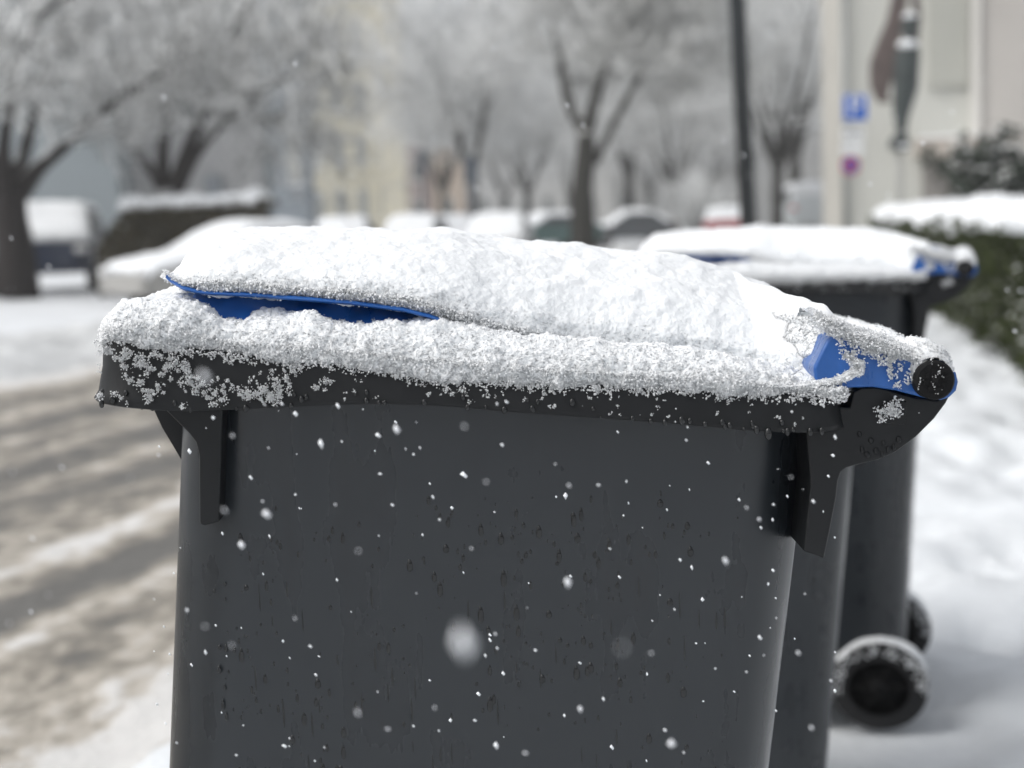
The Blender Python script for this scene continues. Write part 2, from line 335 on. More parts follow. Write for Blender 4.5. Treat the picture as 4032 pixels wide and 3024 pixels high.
# ---- lower snow on the flange
def lower(x):
    w = np.interp(x, [372, 380, 400, 460], [.70, .85, .95, 1]); D = lambda d: .29+(d-.29)*w; e = np.interp(x, [372, 378, 395, 430], [.15, .5, .8, 1])
    def row(t, d, k=0):
        dd = D(d); T = cd(Tc, x, dd); U = cd(Uc, x, dd); return (T+(U-T)*t*e+k, dd, dd, 0)
    u = row(1, .056); lf = np.interp(x, [640, 760], [0, 1])
    return [row(0, .004, 14), row(0, -.003, 4), row(.25, -.005), row(.60, .006), row(.9, .032), u,
            (u[0], u[1], D(.075), -.001-.012*lf), (u[0], u[1], D(.29), .002-.02*lf), (u[0], u[1], D(.50), -.02*lf-.002), (u[0], u[1], D(.570), -.018-.01*lf), (u[0], u[1], D(.582), -.035)]
G2 = loft((373, 3345), lower, 1000, (5, 12, 36, 34, 30, 10, 20, 20, 8, 4), (4, 3))
G2d, N2, _ = snow_disp(G2, 1.15, 23, fine=.75)
# merge the two toward the right so they read as one slope
G2d, N2, _ = snow_disp(G2, 1.25, 23)
px, py = proj(G2d.reshape(-1, 3)); px = px.reshape(G2.shape[:2]); py = py.reshape(G2.shape[:2])
holes = [(3230, 1490, 110, 24), (3300, 1480, 60, 40)]
rag = fbm(G2d, .012, 3, 77)
def holes_mask(px, py, hs, rag):
    m = 0*px
    for hx, hy, rx, ry in hs: m = np.maximum(m, 1.25-((px-hx)/rx)**2-((py-hy)/ry)**2+1.5*rag)
    return np.clip(m, 0, 1)
hm = holes_mask(px, py, holes, rag)
dd = N2*0; dd[..., 1] = 1; dd[..., 2] = -.5
G2d = G2d+dd*(hm*.010)[..., None]
# pillow holes as well where the slope meets the flange
px1, py1 = proj(G1d.reshape(-1, 3)); px1 = px1.reshape(G1.shape[:2]); py1 = py1.reshape(G1.shape[:2])
hm1 = holes_mask(px1, py1, holes, fbm(G1d, .012, 3, 78)); dd = N1*0; dd[..., 1] = 1; dd[..., 2] = -.5
G1d = G1d+dd*(hm1*.010)[..., None]
fa = np.zeros(G2.shape[:2], bool); fa[:, 20:160] = True; fb = np.zeros(G1.shape[:2], bool); fb[:, :120] = True
parts = [(G1d.reshape(-1, 3), cutfaces(gridfaces(*G1d.shape[:2]), (hm1 > .55) & fb)), (G2d.reshape(-1, 3), cutfaces(gridfaces(*G2d.shape[:2]), (hm > .55) & fa))]
def sprinkle(G, rows, n, rlo, rhi, off=.0004, mask=None, power=1.0):
    a, b_ = G.shape[:2]; i = rng.integers(0, a, n); j = rows[0]+(rng.random(n)**power*(rows[1]-rows[0])).astype(int)
    C = G[i, j]+rng.normal(size=(n, 3))*off
    if mask is not None: k = mask[i, j] < .25; C = C[k]
    return grains(C, rng.uniform(rlo, rhi, len(C)))
parts.append(sprinkle(G2d, (3, 110), 16000, .0003, .0008, .0003, hm, 1.6))
parts.append(sprinkle(G2d, (0, 22), 5500, .0004, .0012, .0011, hm))
parts.append(sprinkle(G1d, (10, 60), 6000, .0003, .0007, .0003, hm1, 2.0))
parts.append(sprinkle(G1d, (10, 30), 9000, .0005, .0014, .0014, hm1))
# fringe of clumps hanging below the front edge over the dark rim
def clump(c, n, spread, r):
    q = rng.normal(size=(n, 3))*spread; q[:, 1] = -np.abs(q[:, 1])*.5
    return c+q, rng.uniform(r*.5, r*1.3, n)
Cs, Rs = [], []
for k in range(300):
    x = rng.uniform(380, 3340); T = cur(Tc, x); y = T+abs(rng.normal())*15+2
    c = P(x, y, Yn-.003); a, r_ = clump(c, rng.integers(3, 14), .0016, .0009); Cs.append(a); Rs.append(r_)
# blown snow sticking to the rim, dense at the front end
fl = []
for k in range(900):
    x = 385+abs(rng.normal())*330
    if x > 1500: x = rng.uniform(400, 1300)
    T = cur(Tc, x); B = cur(Bb, x); y = T+8+(B-T-20)*rng.random()**1.4
    if vnoise(np.array([[x/42, y/34, 0]]), 14)[0]+.6*vnoise(np.array([[x/14, y/12, 0]]), 15)[0] < .42: continue
    fl.append((x, y, .8))
for k in range(90): fl.append((rng.uniform(1000, 3340), None, .3))
for cx_, cy_, n_ in [(760, 1510, 14), (870, 1545, 18), (980, 1550, 16), (1080, 1500, 10), (1065, 1550, 26), (650, 1400, 14), (560, 1420, 10), (720, 1430, 12), (1160, 1460, 6), (1270, 1530, 6), (1600, 1490, 4), (1760, 1540, 5), (2110, 1550, 3)]:
    for q in range(n_): fl.append((cx_+rng.normal()*26, cy_+rng.normal()*22, 1.2))
for x, y, s_ in fl:
    T = cur(Tc, x); B = cur(Bb, x)
    if y is None: y = T+10+(B-T-25)*rng.random()**1.5
    y = min(y, B-8); dpt = -.0065-.004*(y-T)/(B-T)
    c = P(x, y, Yn+dpt); n = int(rng.integers(2, 34)*s_)+1
    a, r_ = clump(c, n, .0007+.0010*s_*rng.random(), .00065); Cs.append(a); Rs.append(r_)
# snow thrown on the blue hinge arm and the handle end
for k in range(170):
    x = rng.uniform(3300, 3610); yt = 1290+(x-3300)*.43; y = yt+rng.random()**1.3*130+8
    if y > 1530: continue
    if vnoise(np.array([[x/45, y/22, 0]]), 4)[0] < .05: continue
    c = P(x, y, Yn-.001); a, r_ = clump(c, rng.integers(4, 16), .0018, .0010); Cs.append(a); Rs.append(r_)
for k in range(22):
    c = P(3668+rng.normal()*35, 1470+rng.normal()*40, Yn-.013); a, r_ = clump(c, rng.integers(1, 5), .001, .0006); Cs.append(a); Rs.append(r_)
for cx_, cy_, n_ in [(3500, 1620, 26), (3525, 1600, 16), (3480, 1635, 10), (3282, 1573, 12)]:
    for q in range(n_):
        c = P(cx_+rng.normal()*20, cy_+rng.normal()*16, Yn+.006 if cx_ > 3400 else Yn-.009); a, r_ = clump(c, 6, .0014, .0010); Cs.append(a); Rs.append(r_)
parts.append(grains(np.concatenate(Cs), np.concatenate(Rs)))
# ---- snow along the top of the hinge arms and over the handle
At = [(3225, 1225), (3300, 1262), (3400, 1305), (3550, 1352), (3640, 1388), (3700, 1412), (3735, 1445), (3752, 1480)]
def armfn(x):
    y = cur(At, x); th2 = 42*np.interp(x, [3225, 3300, 3700, 3752], [1.2, 1, 1.15, .3]); dm = .042; w = np.interp(x, [3225, 3240, 3720, 3752], [.8, 1, 1, .5])
    D = lambda d: dm+(d-dm)*w
    r = lambda k, d: (y+k, .01, D(d), 0)
    return [r(th2+6, .003), r(th2*.8, -.004), r(th2*.35, .0), r(4, .018), r(0, dm), r(4, .075), r(th2, .085)]
G3 = loft((3226, 3751), armfn, 260, (4, 12, 14, 12, 12, 8), (3, 3))
for dy in (0, .497):
    G3d, _, _ = snow_disp(G3+(0, dy, 0), 1.1, 41)
    parts.append((G3d.reshape(-1, 3), gridfaces(*G3d.shape[:2]))); parts.append(sprinkle(G3d, (0, 40), 9000, .0004, .0012, .001))
gx, gy = np.meshgrid(np.linspace(3040, 3500, 330), np.linspace(1225, 1560, 230), indexing='ij')
xb = np.interp(gy, [1225, 1270, 1330, 1400, 1445, 1475, 1500, 1520, 1560], [3300, 3318, 3338, 3385, 3422, 3405, 3335, 3262, 3215])
q0 = P(gx, gy, np.full(gx.shape, Yn)); inside = (xb-gx)/70+.45*fbm(q0, .010, 3, 91)
inside = np.minimum(inside, (1545-gy)/25+.3*fbm(q0, .006, 2, 92)); inside = np.minimum(inside, (gy-(1236+.43*np.clip(gx-3250, 0, 999)))/30)
inside = np.minimum(inside, (gx-xb+250)/60+.4*fbm(q0, .012, 2, 95))
th_ = .011*np.tanh(inside*1.6)+.0022*fbm(q0, .012, 3, 93)+.001*fbm(q0, .0035, 2, 94)
bk = .055*np.clip((xb-gx-20)/230, 0, 1)**1.2*np.clip((1530-gy)/120, .15, 1)+.045*np.clip((1390-gy)/120, 0, 1)
G5 = P(gx, gy, Yn+.0035+bk); G5[..., 1] -= th_; parts.append((G5.reshape(-1, 3), cutfaces(gridfaces(*G5.shape[:2]), inside < -.25)))
k_ = rng.integers(0, gx.size, 5000); k_ = k_[inside.reshape(-1)[k_] > .1]; parts.append(grains(G5.reshape(-1, 3)[k_]+rng.normal(size=(len(k_), 3))*.0007, rng.uniform(.0004, .0011, len(k_))))
# snow lying on the handle bar
def barsnow(t):
    return None
hc = P(3668, 1493, Yn); bar = []
for i, d in enumerate(np.concatenate([np.linspace(-.0038, .02, 22), np.linspace(.026, .56, 70), np.linspace(.565, .5835, 16)])):
    row = []
    for th in np.linspace(-.15*PI, 1.05*PI, 26):
        r_ = .0160+.013*max(0, math.sin(th))**.7*min(1, .02+min(d+.004, .584-d)/.008)**.5
        row.append((hc[0]+r_*math.cos(th)*.95, Yn+d, hc[2]+r_*math.sin(th)))
    bar.append(row)
G4 = np.array(bar); G4d, _, _ = snow_disp(G4, .8, 51); parts.append((G4d.reshape(-1, 3), gridfaces(*G4d.shape[:2])))
parts.append(sprinkle(G4d, (0, 25), 5000, .0004, .001, .0007))
bin1 = empty('wheelie_bin', OR1, 'large dark grey bin in sharp focus in front, blue lid under thick fresh snow', 'bin', 'wheelie bins along the pavement')
SV, SF = merge(parts)
mesh_obj('snow_cover', SV, SF, M_SNOW, bin1, OR1)

# ---- rim
def rrect(x0, x1, d0, d1, r, n=7, ns=60):
    pts = []
    for cx_, cd, a0 in ((x1-r, d0+r, -PI/2), (x1-r, d1-r, 0), (x0+r, d1-r, PI/2), (x0+r, d0+r, PI)):
        for k in range(n): a = a0+PI/2*k/(n-1); pts.append((cx_+r*math.cos(a), cd+r*math.sin(a)))
    pts = np.array(pts); out = []
    for i in range(len(pts)):
        a, c = pts[i], pts[(i+1) % len(pts)]; L = np.linalg.norm(c-a); k = max(1, int(L/.008))
        for j in range(k): out.append(a+(c-a)*j/k)
    return np.array(out)
ring = rrect(wx(376), wx(3350), 0, WD, .035)
cxm = ring[:, 0]; ppx = 2016+cxm/Yn*F
# world heights of rim lines measured in the near plane
zT = P(ppx, cur(Tc, ppx), np.full(len(ppx), Yn))[:, 2]; zB = P(ppx, cur(Bb, ppx), np.full(len(ppx), Yn))[:, 2]
zB = smooth(zB, 3); cen = np.array([(wx(376)+wx(3350))/2, WD/2])
nrm = np.roll(ring, -1, 0)-np.roll(ring, 1, 0); nrm = np.stack([nrm[:, 1], -nrm[:, 0]], 1); nrm /= np.linalg.norm(nrm, axis=1)[:, None]
front = np.clip((-.25-cxm)/.12, 0, 1)
prof = [(-.030, 0, 0.0), (.0, 0, -.001), (.0015, 0, .10), (.003, 0, .45), (.0045, .004, .85), (.0055, .008, .97), (.0045, .008, 1.0), (.001, .006, 1.0), (-.004, 0, .93), (-.03, 0, .75)]
V = []
for off, fo, tz in prof:
    q = ring+nrm*(off+fo*front)[:, None]; V.append(np.stack([q[:, 0], Yn+q[:, 1], zT+(zB-zT)*tz], 1))
V = np.array(V).reshape(-1, 3); nR = len(ring)
Fr = np.array([(k*nR+i, k*nR+(i+1) % nR, (k+1)*nR+(i+1) % nR, (k+1)*nR+i) for k in range(len(prof)-1) for i in range(nR)])
# lifting comb bulge on the front end
mb = MB(); mb.add(V, Fr)
cz = zB.min()
L0 = P(345, 1560, Yn+.02)
mb.obj('rim', M_RIM, bin1, OR1, True)

# ---- body
EL = P([700, 655], [1700, 3024], [Yn+.085, Yn+.10]); ER = P([3192, 3030], [1800, 3024], [Yn+.085, Yn+.11])
def XL(z): return EL[0, 0]+(EL[1, 0]-EL[0, 0])*(z-EL[0, 2])/(EL[1, 2]-EL[0, 2])
def XR(z): return ER[0, 0]+(ER[1, 0]-ER[0, 0])*(z-ER[0, 2])/(ER[1, 2]-ER[0, 2])
zs = np.array([1.03, .99, .97, .9, .8, .7, .6, .5, .4, .3, .2, .10, .06, .05]); rings = []
def dF(z): return .036+.03*(1-z)
for z in zs:
    k = .02 if z < .055 else 0
    rr = rrect(XL(z)+k, XR(z)-k, dF(z)+k, WD-dF(z)-k, .075, 11)
    n_ = 220; seg = np.linalg.norm(np.roll(rr, -1, 0)-rr, axis=1); s_ = np.concatenate([[0], np.cumsum(seg)]); rc = np.concatenate([rr, rr[:1]])
    tt = np.linspace(0, s_[-1], n_, endpoint=False); rr = np.stack([np.interp(tt, s_, rc[:, 0]), np.interp(tt, s_, rc[:, 1])], 1)
    rings.append(np.stack([rr[:, 0], Yn+rr[:, 1], np.full(n_, z)], 1))
R_ = np.array(rings); n_ = 220
Fb = [(k*n_+i, k*n_+(i+1) % n_, (k+1)*n_+(i+1) % n_, (k+1)*n_+i)[::-1] for k in range(len(zs)-1) for i in range(n_)]+[tuple((len(zs)-1)*n_+i for i in range(n_))]
bo = mesh_obj('body', R_.reshape(-1, 3), Fb, M_BIN, bin1, OR1)
# ---- gussets and hinge brackets
def plate(mb, pts, d0, d1):
    pts = np.array(pts, float); a = P(pts[:, 0], pts[:, 1], np.full(len(pts), Yn+.02))
    A = a.copy(); A[:, 1] = Yn+d0; B_ = a.copy(); B_[:, 1] = Yn+d1; mb.extrude(A, B_)
gus = [(640, 1600), (700, 1660), (745, 1705), (772, 1740), (785, 1790), (787, 2062), (805, 2070), (865, 2052), (879, 1600)]
mb = MB(); plate(mb, gus, .018, .075); mb.obj('corner_gusset', M_RIM, bin1, OR1, bevel=.002)
mb = MB(); plate(mb, gus, WD-.075, WD-.018); mb.obj('corner_gusset', M_RIM, bin1, OR1, bevel=.002)
comb = [(2016+(x-2016)*1.10, 890+(y-890)*1.10) for x, y in [(625, 1560), (630, 1595), (665, 1670), (750, 1812), (800, 1812), (800, 1560)]]
for d in (.12, .44):
    mb = MB(); plate(mb, comb, d, d+.006); mb.obj('comb_rib', M_RIM, bin1, OR1)
# bolt recess on the front
brk = [(3160, 1600), (3340, 1600), (3352, 1540), (3385, 1522), (3450, 1520), (3520, 1540), (3600, 1562), (3680, 1572), (3745, 1510), (3742, 1535), (3715, 1585), (3670, 1645), (3600, 1715), (3520, 1775), (3450, 1805), (3370, 1825), (3325, 1838), (3305, 1855), (3293, 1890), (3287, 1950), (3262, 2080), (3238, 2195), (3212, 2182), (3158, 2165), (3185, 1900)]
for d0, d1 in ((.013, .085), (WD-.085, WD-.013)):
    mb = MB(); plate(mb, brk, d0, d1); mb.obj('hinge_bracket', M_RIM, bin1, OR1, bevel=.0025)
# small square boss and cast marks on the near bracket
mb = MB(); plate(mb, [(3470, 1575), (3560, 1575), (3555, 1665), (3470, 1665)], .0115, .02); mb.obj('square_boss', M_RIM, bin1, OR1, bevel=.001)
mb = MB()
for cx_, cy_ in [(3520, 1760), (3480, 1745), (3430, 1735), (3395, 1770), (3415, 1790), (3450, 1775), (3475, 1790), (3500, 1770), (3385, 1710), (3540, 1730)]:
    c = P(cx_, cy_, Yn+.012); mb.ell(c, (.0016+.001*rng.random(), .0012, .0028), 8, 6)
mb.obj('cast_marks', M_RIM, bin1, OR1, True)
# ---- handle bar with ribbed end cap
mb = MB(); mb.tube([(hc[0], Yn+d, hc[2]) for d in np.linspace(.0, WD, 6)], .0162, 28)
hb = mb.obj('handle', M_BLACK, bin1, OR1, True)
mb = MB(); mb.tube([(hc[0], Yn+d, hc[2]) for d in (-.012, -.010, .004)], [.0150, .0166, .0168], 28)
for k in range(8):
    a = k*PI/4+.2; mb.box((hc[0]+.008*math.cos(a), Yn-.012, hc[2]+.008*math.sin(a)), (.0035, .003, .0035), 0)
mb.ell((hc[0], Yn-.012, hc[2]), (.004, .002, .004), 10, 6)
c_ = mb.obj('end_cap', M_BLACK, hb, OR1, False); 
# ---- blue lid
def dome(x):
    w = np.interp(x, [680, 700, 760], [.82, .93, 1]); D = lambda d: .29+(d-.29)*w
    f = np.interp(x, [1750, 1950], [0, 1]); g = np.interp(x, [3050, 3350], [1, .45])
    B, C, T, U = (cd(q, x, D(.058)) for q in (Bc, Cc, Tc, Uc)); f = np.interp(x, [1750, 1950], [0, 1]); h_ = np.interp(x, [1150, 1250], [0, 1]); wall = (U+12+16*h_)*(1-f)+(T-.45*(T-U))*f
    dc = D(.22*g); st = cd(Cc, x, dc)+105; Bt = B*(1-f)+(wall-20)*f
    r = lambda y, d: (y, D(d), D(d), 0)
    return [r(T+10, .015), r(T-16, .020), r(wall, .047-.010*h_), r(Bt, .069+.022*f*g), r(Bt+(st-Bt)*.3+12, .10*g+.02*f*g), r(Bt+(st-Bt)*.7+6, .15*g+.01*f*g), (st, dc, dc, 0),
            (st, dc, .30, -.004), (st, dc, D(.40), -.014), (st, dc, D(.50), -.04), (st, dc, D(.53), -.08), (T, .05, D(.55), 0)]
GL = loft((682, 3335), dome, 300, (3, 4, 6, 4, 4, 4, 4, 4, 4, 4, 3), (2, 1))
mb = MB(); mb.grid(GL); n2 = GL.shape[1]
mb.add(GL[0], [tuple(range(n2))]); mb.add(GL[-1], [tuple(range(n2))])
# overhanging lip
def lipf(x):
    w = np.interp(x, [555, 575, 620, 700], [.74, .86, .96, 1]); D = lambda d: .27+(d-.27)*w
    B = cd(Bc, x, D(.04)); s_ = np.interp(x, [1700, 1880], [1, 0]); yb = B-2+30*(1-s_)
    r = lambda y, d, dz=0: (y, D(.04), D(d), dz)
    return [r(yb+8, .30), r(yb+9, .06), r(yb+8, .040), r(yb, .0345), r(yb-10, .040), r(yb-10, .30)]
GP = loft((622, 1990), lipf, 200, (2, 3, 3, 3, 2), (2, 0))
mb.grid(GP)
# flange plate
def flange(x):
    w = np.interp(x, [376, 385, 420, 480], [.82, .9, .97, 1]); D = lambda d: .29+(d-.29)*w; T = cd(Tc, x, D(0))
    r = lambda y, d, dz=0: (y, D(0), D(d), dz)
    return [r(T+4, .010), r(T-2, .007), r(T-6, .012), r(T-10, .05), r(T-10, .5), r(T-4, .575)]
mb.grid(loft((378, 3345), flange, 200, (2, 2, 3, 3, 3), (1, 0)))
lid = mb.obj('lid', M_BLUE, bin1, OR1, True)
arm = [(3185, 1440), (3240, 1330), (3300, 1290), (3400, 1325), (3500, 1368), (3600, 1402), (3670, 1408), (3715, 1425), (3742, 1460), (3750, 1495), (3742, 1530), (3715, 1556), (3685, 1566), (3640, 1564), (3580, 1548), (3500, 1528), (3420, 1516), (3340, 1518), (3200, 1530)]
for d0, d1 in ((.002, .085), (WD-.085, WD-.002)):
    mb = MB(); plate(mb, arm, d0, d1); mb.obj('hinge_arm', M_BLUE, lid, OR1, bevel=.003, seg=3)
# back apron of the lid between the arms
mb = MB(); plate(mb, [(3200, 1290), (3330, 1330), (3480, 1420), (3470, 1440), (3320, 1360), (3200, 1320)], .085, WD-.085); mb.obj('lid_apron', M_BLUE, lid, OR1)
# ---- wheels and axle
def wheel(dc, name='wheel'):
    wxc = XR(.1)-.045; mb = MB(); c = (wxc, Yn+dc, .10)
    pr = [(-.024, .062), (-.024, .088), (-.016, .098), (.016, .098), (.024, .088), (.024, .062)]
    n = 36; V = []
    for dy, r in pr:
        for k in range(n): a = 2*PI*k/n; V.append((c[0]+r*math.cos(a), c[1]+dy, c[2]+r*math.sin(a)))
    mb.add(V, [(i*n+k, i*n+(k+1) % n, (i+1)*n+(k+1) % n, (i+1)*n+k) for i in range(5) for k in range(n)])
    w = mb.obj(name, M_RUB, bin1, OR1, True)
    mb = MB(); mb.tube([(c[0], c[1]-.012, c[2]), (c[0], c[1]+.012, c[2])], .064, 32); mb.tube([(c[0], c[1]-.026, c[2]), (c[0], c[1]+.02, c[2])], [.022, .024], 20)
    for k in range(6): 
        a = k*PI/3; mb.tube([(c[0]+.02*math.cos(a), c[1]-.016, c[2]+.02*math.sin(a)), (c[0]+.06*math.cos(a), c[1]-.016, c[2]+.06*math.sin(a))], .005, 6)
    mb.obj('hub', M_BLACK, w, OR1, True)
    G = []
    for d in np.linspace(-.026, .026, 12):
        G.append([(c[0]+(.100+.010*max(0, math.sin(th))*(1-(d/.03)**2)**.5)*math.cos(th), c[1]+d, c[2]+(.100+.012*max(0, math.sin(th))*(1-(d/.03)**2)**.5)*math.sin(th)) for th in np.linspace(.12*PI, .86*PI, 50)])
    G = np.array(G); Gd, _, _ = snow_disp(G, 1.2, 61)
    C = []
    for k in range(170):
        a = rng.uniform(-.05, 1.05)*PI; r = rng.uniform(.075, .1); C.append((c[0]+r*math.cos(a), c[1]-.025, c[2]+r*math.sin(a)))
    v, f_ = merge([(Gd.reshape(-1, 3), gridfaces(*Gd.shape[:2])), grains(np.array(C), rng.uniform(.002, .0045, len(C)))])
    mesh_obj('snow', v, f_, M_SNOW, w, OR1)
wheel(dF(.1)-.005); wheel(WD-dF(.1)+.005)
mb = MB(); wxc = XR(.1)-.045; mb.tube([(wxc, Yn+.05, .1), (wxc, Yn+WD-.05, .1)], .011, 12); mb.obj('axle', M_BLACK, bin1, OR1, True)
# ---- water drops on the near side
V_, F_ = [], []; nd = 0
def drop(x, z, rx, rz, th):
    n, m = 8, 4; vs = []
    yb = Yn+dF(z)
    for j in range(m+1):
        e = j/m*PI/2
        for i in range(n):
            a = 2*PI*i/n; s = math.cos(e); zz = rz*s*math.sin(a); k = 1+.35*(-zz/rz if rz else 0)
            vs.append((x+rx*s*math.cos(a)*k, yb-th*math.sin(e)+.0003+.03*-zz*0, z+zz))
    return vs, [(j*n+i, j*n+(i+1) % n, (j+1)*n+(i+1) % n, (j+1)*n+i) for j in range(m) for i in range(n)]
mbd = MB()
for k in range(1700):
    x = rng.uniform(-.27, .25); z = rng.uniform(.60, .93)
    dens = np.clip(.45+.8*vnoise(np.array([[x/.06, z/.05, 0]]), 8)[0], .05, 1)*(1 if z < .90 else .4)
    if rng.random() > dens or x > XR(z)-.06: continue
    s = rng.lognormal(-.25, .6)*.0018; s = min(s, .0040); v, f_ = drop(x, z, s*.72, s*rng.uniform(.9, 2.4), s*.42); mbd.add(v, f_)
for k in range(60):                                    # thin runs of melt water
    x = rng.uniform(-.24, .22); z = rng.uniform(.62, .86)
    if x > XR(z)-.07: continue
    v, f_ = drop(x, z, rng.uniform(.0006, .0013), rng.uniform(.006, .022), .0005); mbd.add(v, f_)
wd = mbd.obj('water_drops', M_DROP, bin1, OR1, True); wd['kind'] = 'stuff'
# drops hanging along the rim
mb = MB()
for k in range(70):
    x = rng.uniform(360, 3330); z_ = P(x, cur(Bb, x)-rng.random()**2*60, Yn-.006); s = rng.uniform(.0012, .0028); mb.ell(z_, (s, s*.7, s*1.3), 8, 6)
for x, y, s in [(3025, 1708, .0045), (3190, 1700, .0032), (3100, 1700, .003), (3235, 1698, .003), (400, 1590, .003)]:
    mb.ell(P(x, y, Yn-.006), (s*.75, s*.75, s*1.25), 10, 8)
w2 = mb.obj('rim_drops', M_DROP, bin1, OR1, True); w2['kind'] = 'stuff'

# ---- the two bins behind: copies
def copy_tree(o, parent=None):
    c = o.copy(); COL.objects.link(c)
    if parent: c.parent = parent
    for ch in [q for q in list(bpy.data.objects) if q.parent == o]: copy_tree(ch, c)
    return c
bin2 = copy_tree(bin1); bin2.location = (.345, 2.73, -.06); bin2.scale = (.88, .88, .89); bin2.rotation_euler = (0, math.radians(-2), math.radians(-4))
bin2['label'] = 'smaller grey bin mostly hidden behind the front bin, showing only a side edge'
bin3 = copy_tree(bin1); bin3.scale = (1.11, 1, 1.01); bin3.location = (.683, 3.50, -.035); bin3.rotation_euler = (0, math.radians(-4.5), math.radians(-17))
bin3['label'] = 'blurred dark bin behind the front one, snowy blue lid and snow-capped wheel by the pavement'

# ================================================================== TREES
def prisms(segs, sides=4):
    A = np.array([s[0] for s in segs]); B = np.array([s[1] for s in segs]); ra = np.array([s[2] for s in segs]); rb = np.array([s[3] for s in segs])
    T = B-A; T /= np.linalg.norm(T, axis=1)[:, None]+1e-9
    ref = np.where(np.abs(T[:, 2:3]) < .9, np.array([[0, 0, 1.]]), np.array([[1., 0, 0]]))
    u = np.cross(T, ref); u /= np.linalg.norm(u, axis=1)[:, None]; v = np.cross(T, u)
    th = 2*PI*(np.arange(sides)+.5)/sides
    ring_ = u[:, None]*np.cos(th)[None, :, None]+v[:, None]*np.sin(th)[None, :, None]
    V = np.concatenate([A[:, None]+ring_*ra[:, None, None], B[:, None]+ring_*rb[:, None, None]], 1)
    k = np.arange(sides); q = np.stack([k, (k+1) % sides, sides+(k+1) % sides, sides+k], 1)
    Fc = q[None]+(2*sides*np.arange(len(A)))[:, None, None]
    return V.reshape(-1, 3), Fc.reshape(-1, 4)
def grow(segs, R, p, d, L, r, lev, par):
    d = d/np.linalg.norm(d); n = max(2, int(par['steps']*(1 if lev > 0 else .8))); st = L/n; kids = []
    for i in range(n):
        d = d+np.array([R.gauss(0, 1), R.gauss(0, 1), R.gauss(0, 1)])*par['wig']+np.array([0, 0, par['up']])
        d /= np.linalg.norm(d); q = p+d*st; r2 = max(r*(1-.55*(i+1)/n), par['rmin']); r1 = max(r*(1-.55*i/n), par['rmin'])
        segs.append((p, q, r1, r2)); p = q
        if lev > 0:
            for k in range(par['kids'] if R.random() < par['kp'] else 1): kids.append((p, d.copy(), r2, i/n))
    if lev <= 0: return
    for (kp, kd, kr, fr_) in kids:
        a = np.array([R.gauss(0, 1), R.gauss(0, 1), R.gauss(0, .8)]); a -= kd*np.dot(a, kd); a /= np.linalg.norm(a)+1e-6
        nd_ = kd*par['fwd']+a*(1-par['fwd']*.4)
        grow(segs, R, kp, nd_, L*par['lr']*R.uniform(.7, 1.15), kr*.6, lev-1, par)
def tree(name, base, limbs, par, label, seed, mats, group=None, trunk_r=None):
    """limbs: list of (points, radii, levels)"""
    R = random.Random(seed); o = empty(name, base, label, 'tree', group)
    mb = MB(); segs = []
    for pts, rad, lev in limbs:
        pts = np.array(pts, float); k = len(pts); t_ = np.linspace(0, k-1, (k-1)*5+1)
        sp = np.stack([np.interp(t_, range(k), pts[:, c]) for c in range(3)], 1); sp = smooth(sp, 2); rr = np.interp(t_, range(k), rad)
        mb.tube(sp, rr, 10)
        if lev:
            for i in range(2, len(sp)):
                if i/len(sp) < par.get('start', .3): continue
                d = sp[i]-sp[i-1]; d /= np.linalg.norm(d)
                for q in range(par.get('side', 2)):
                    a = np.array([R.gauss(0, 1), R.gauss(0, 1), R.gauss(0, .7)]); a -= d*np.dot(a, d); a /= np.linalg.norm(a)
                    grow(segs, R, sp[i], d*.6+a*.8, par['L']*R.uniform(.6, 1.1), max(rr[i]*.45, par['rmin']*2.2), lev, par)
            grow(segs, R, sp[-1], sp[-1]-sp[-2], par['L']*1.1, rr[-1], lev, par)
    mb.obj('trunk', mats[0], o, base, True)
    V, Fc = prisms(segs, 4); mesh_obj('crown', V, Fc, mats[1], o, base, False)
    print(name, 'segs', len(segs)); return o
Zt = 31.
def L_(pix, Y, jit=()):
    return [tuple(P(x, y, Y+(jit[i] if i < len(jit) else 0))) for i, (x, y) in enumerate(pix)]
parC = dict(steps=5, wig=.16, up=.03, kids=2, kp=.12, fwd=.75, lr=.62, rmin=.019, L=1.9, side=1, start=.3)
def gz(p): return (p[0], p[1], -.09)
b1 = P(60, 1130, Zt-1); b1 = np.array([b1[0], b1[1], -.05])
tree('cherry_tree', b1, [
    ([b1, *L_([(62, 1000), (40, 850), (45, 760)], Zt-1)], [.50, .40, .34, .30], 0),
    (L_([(60, 780), (150, 660), (270, 560), (400, 440), (540, 335), (700, 260)], Zt-1, (0, 0, .3, .5, .8, 1)), [.24, .17, .13, .11, .09, .05], 2),
    (L_([(40, 770), (90, 620), (130, 470), (160, 330), (230, 150), (300, 0)], Zt-1, (0, .2, .6, 1, 1.5, 2)), [.2, .14, .11, .09, .07, .05], 2),
    (L_([(20, 780), (-60, 600), (-130, 400), (-200, 150)], Zt-1, (0, -.3, -.6, -1)), [.24, .16, .11, .06], 2),
    (L_([(30, 770), (10, 600), (40, 400), (60, 230), (160, 60), (350, -80)], Zt-1, (0, -1, -1.5, -2, -2, -2)), [.22, .14, .11, .1, .07, .04], 2),
], parC, 'snowy tree with thick dark leaning trunk at the left edge beside a parked car', 11, (M_BARK, M_TWIG), 'snowy street trees on the left')
b2 = P(675, 1000, Zt+3); b2 = np.array([b2[0], b2[1], -.05])
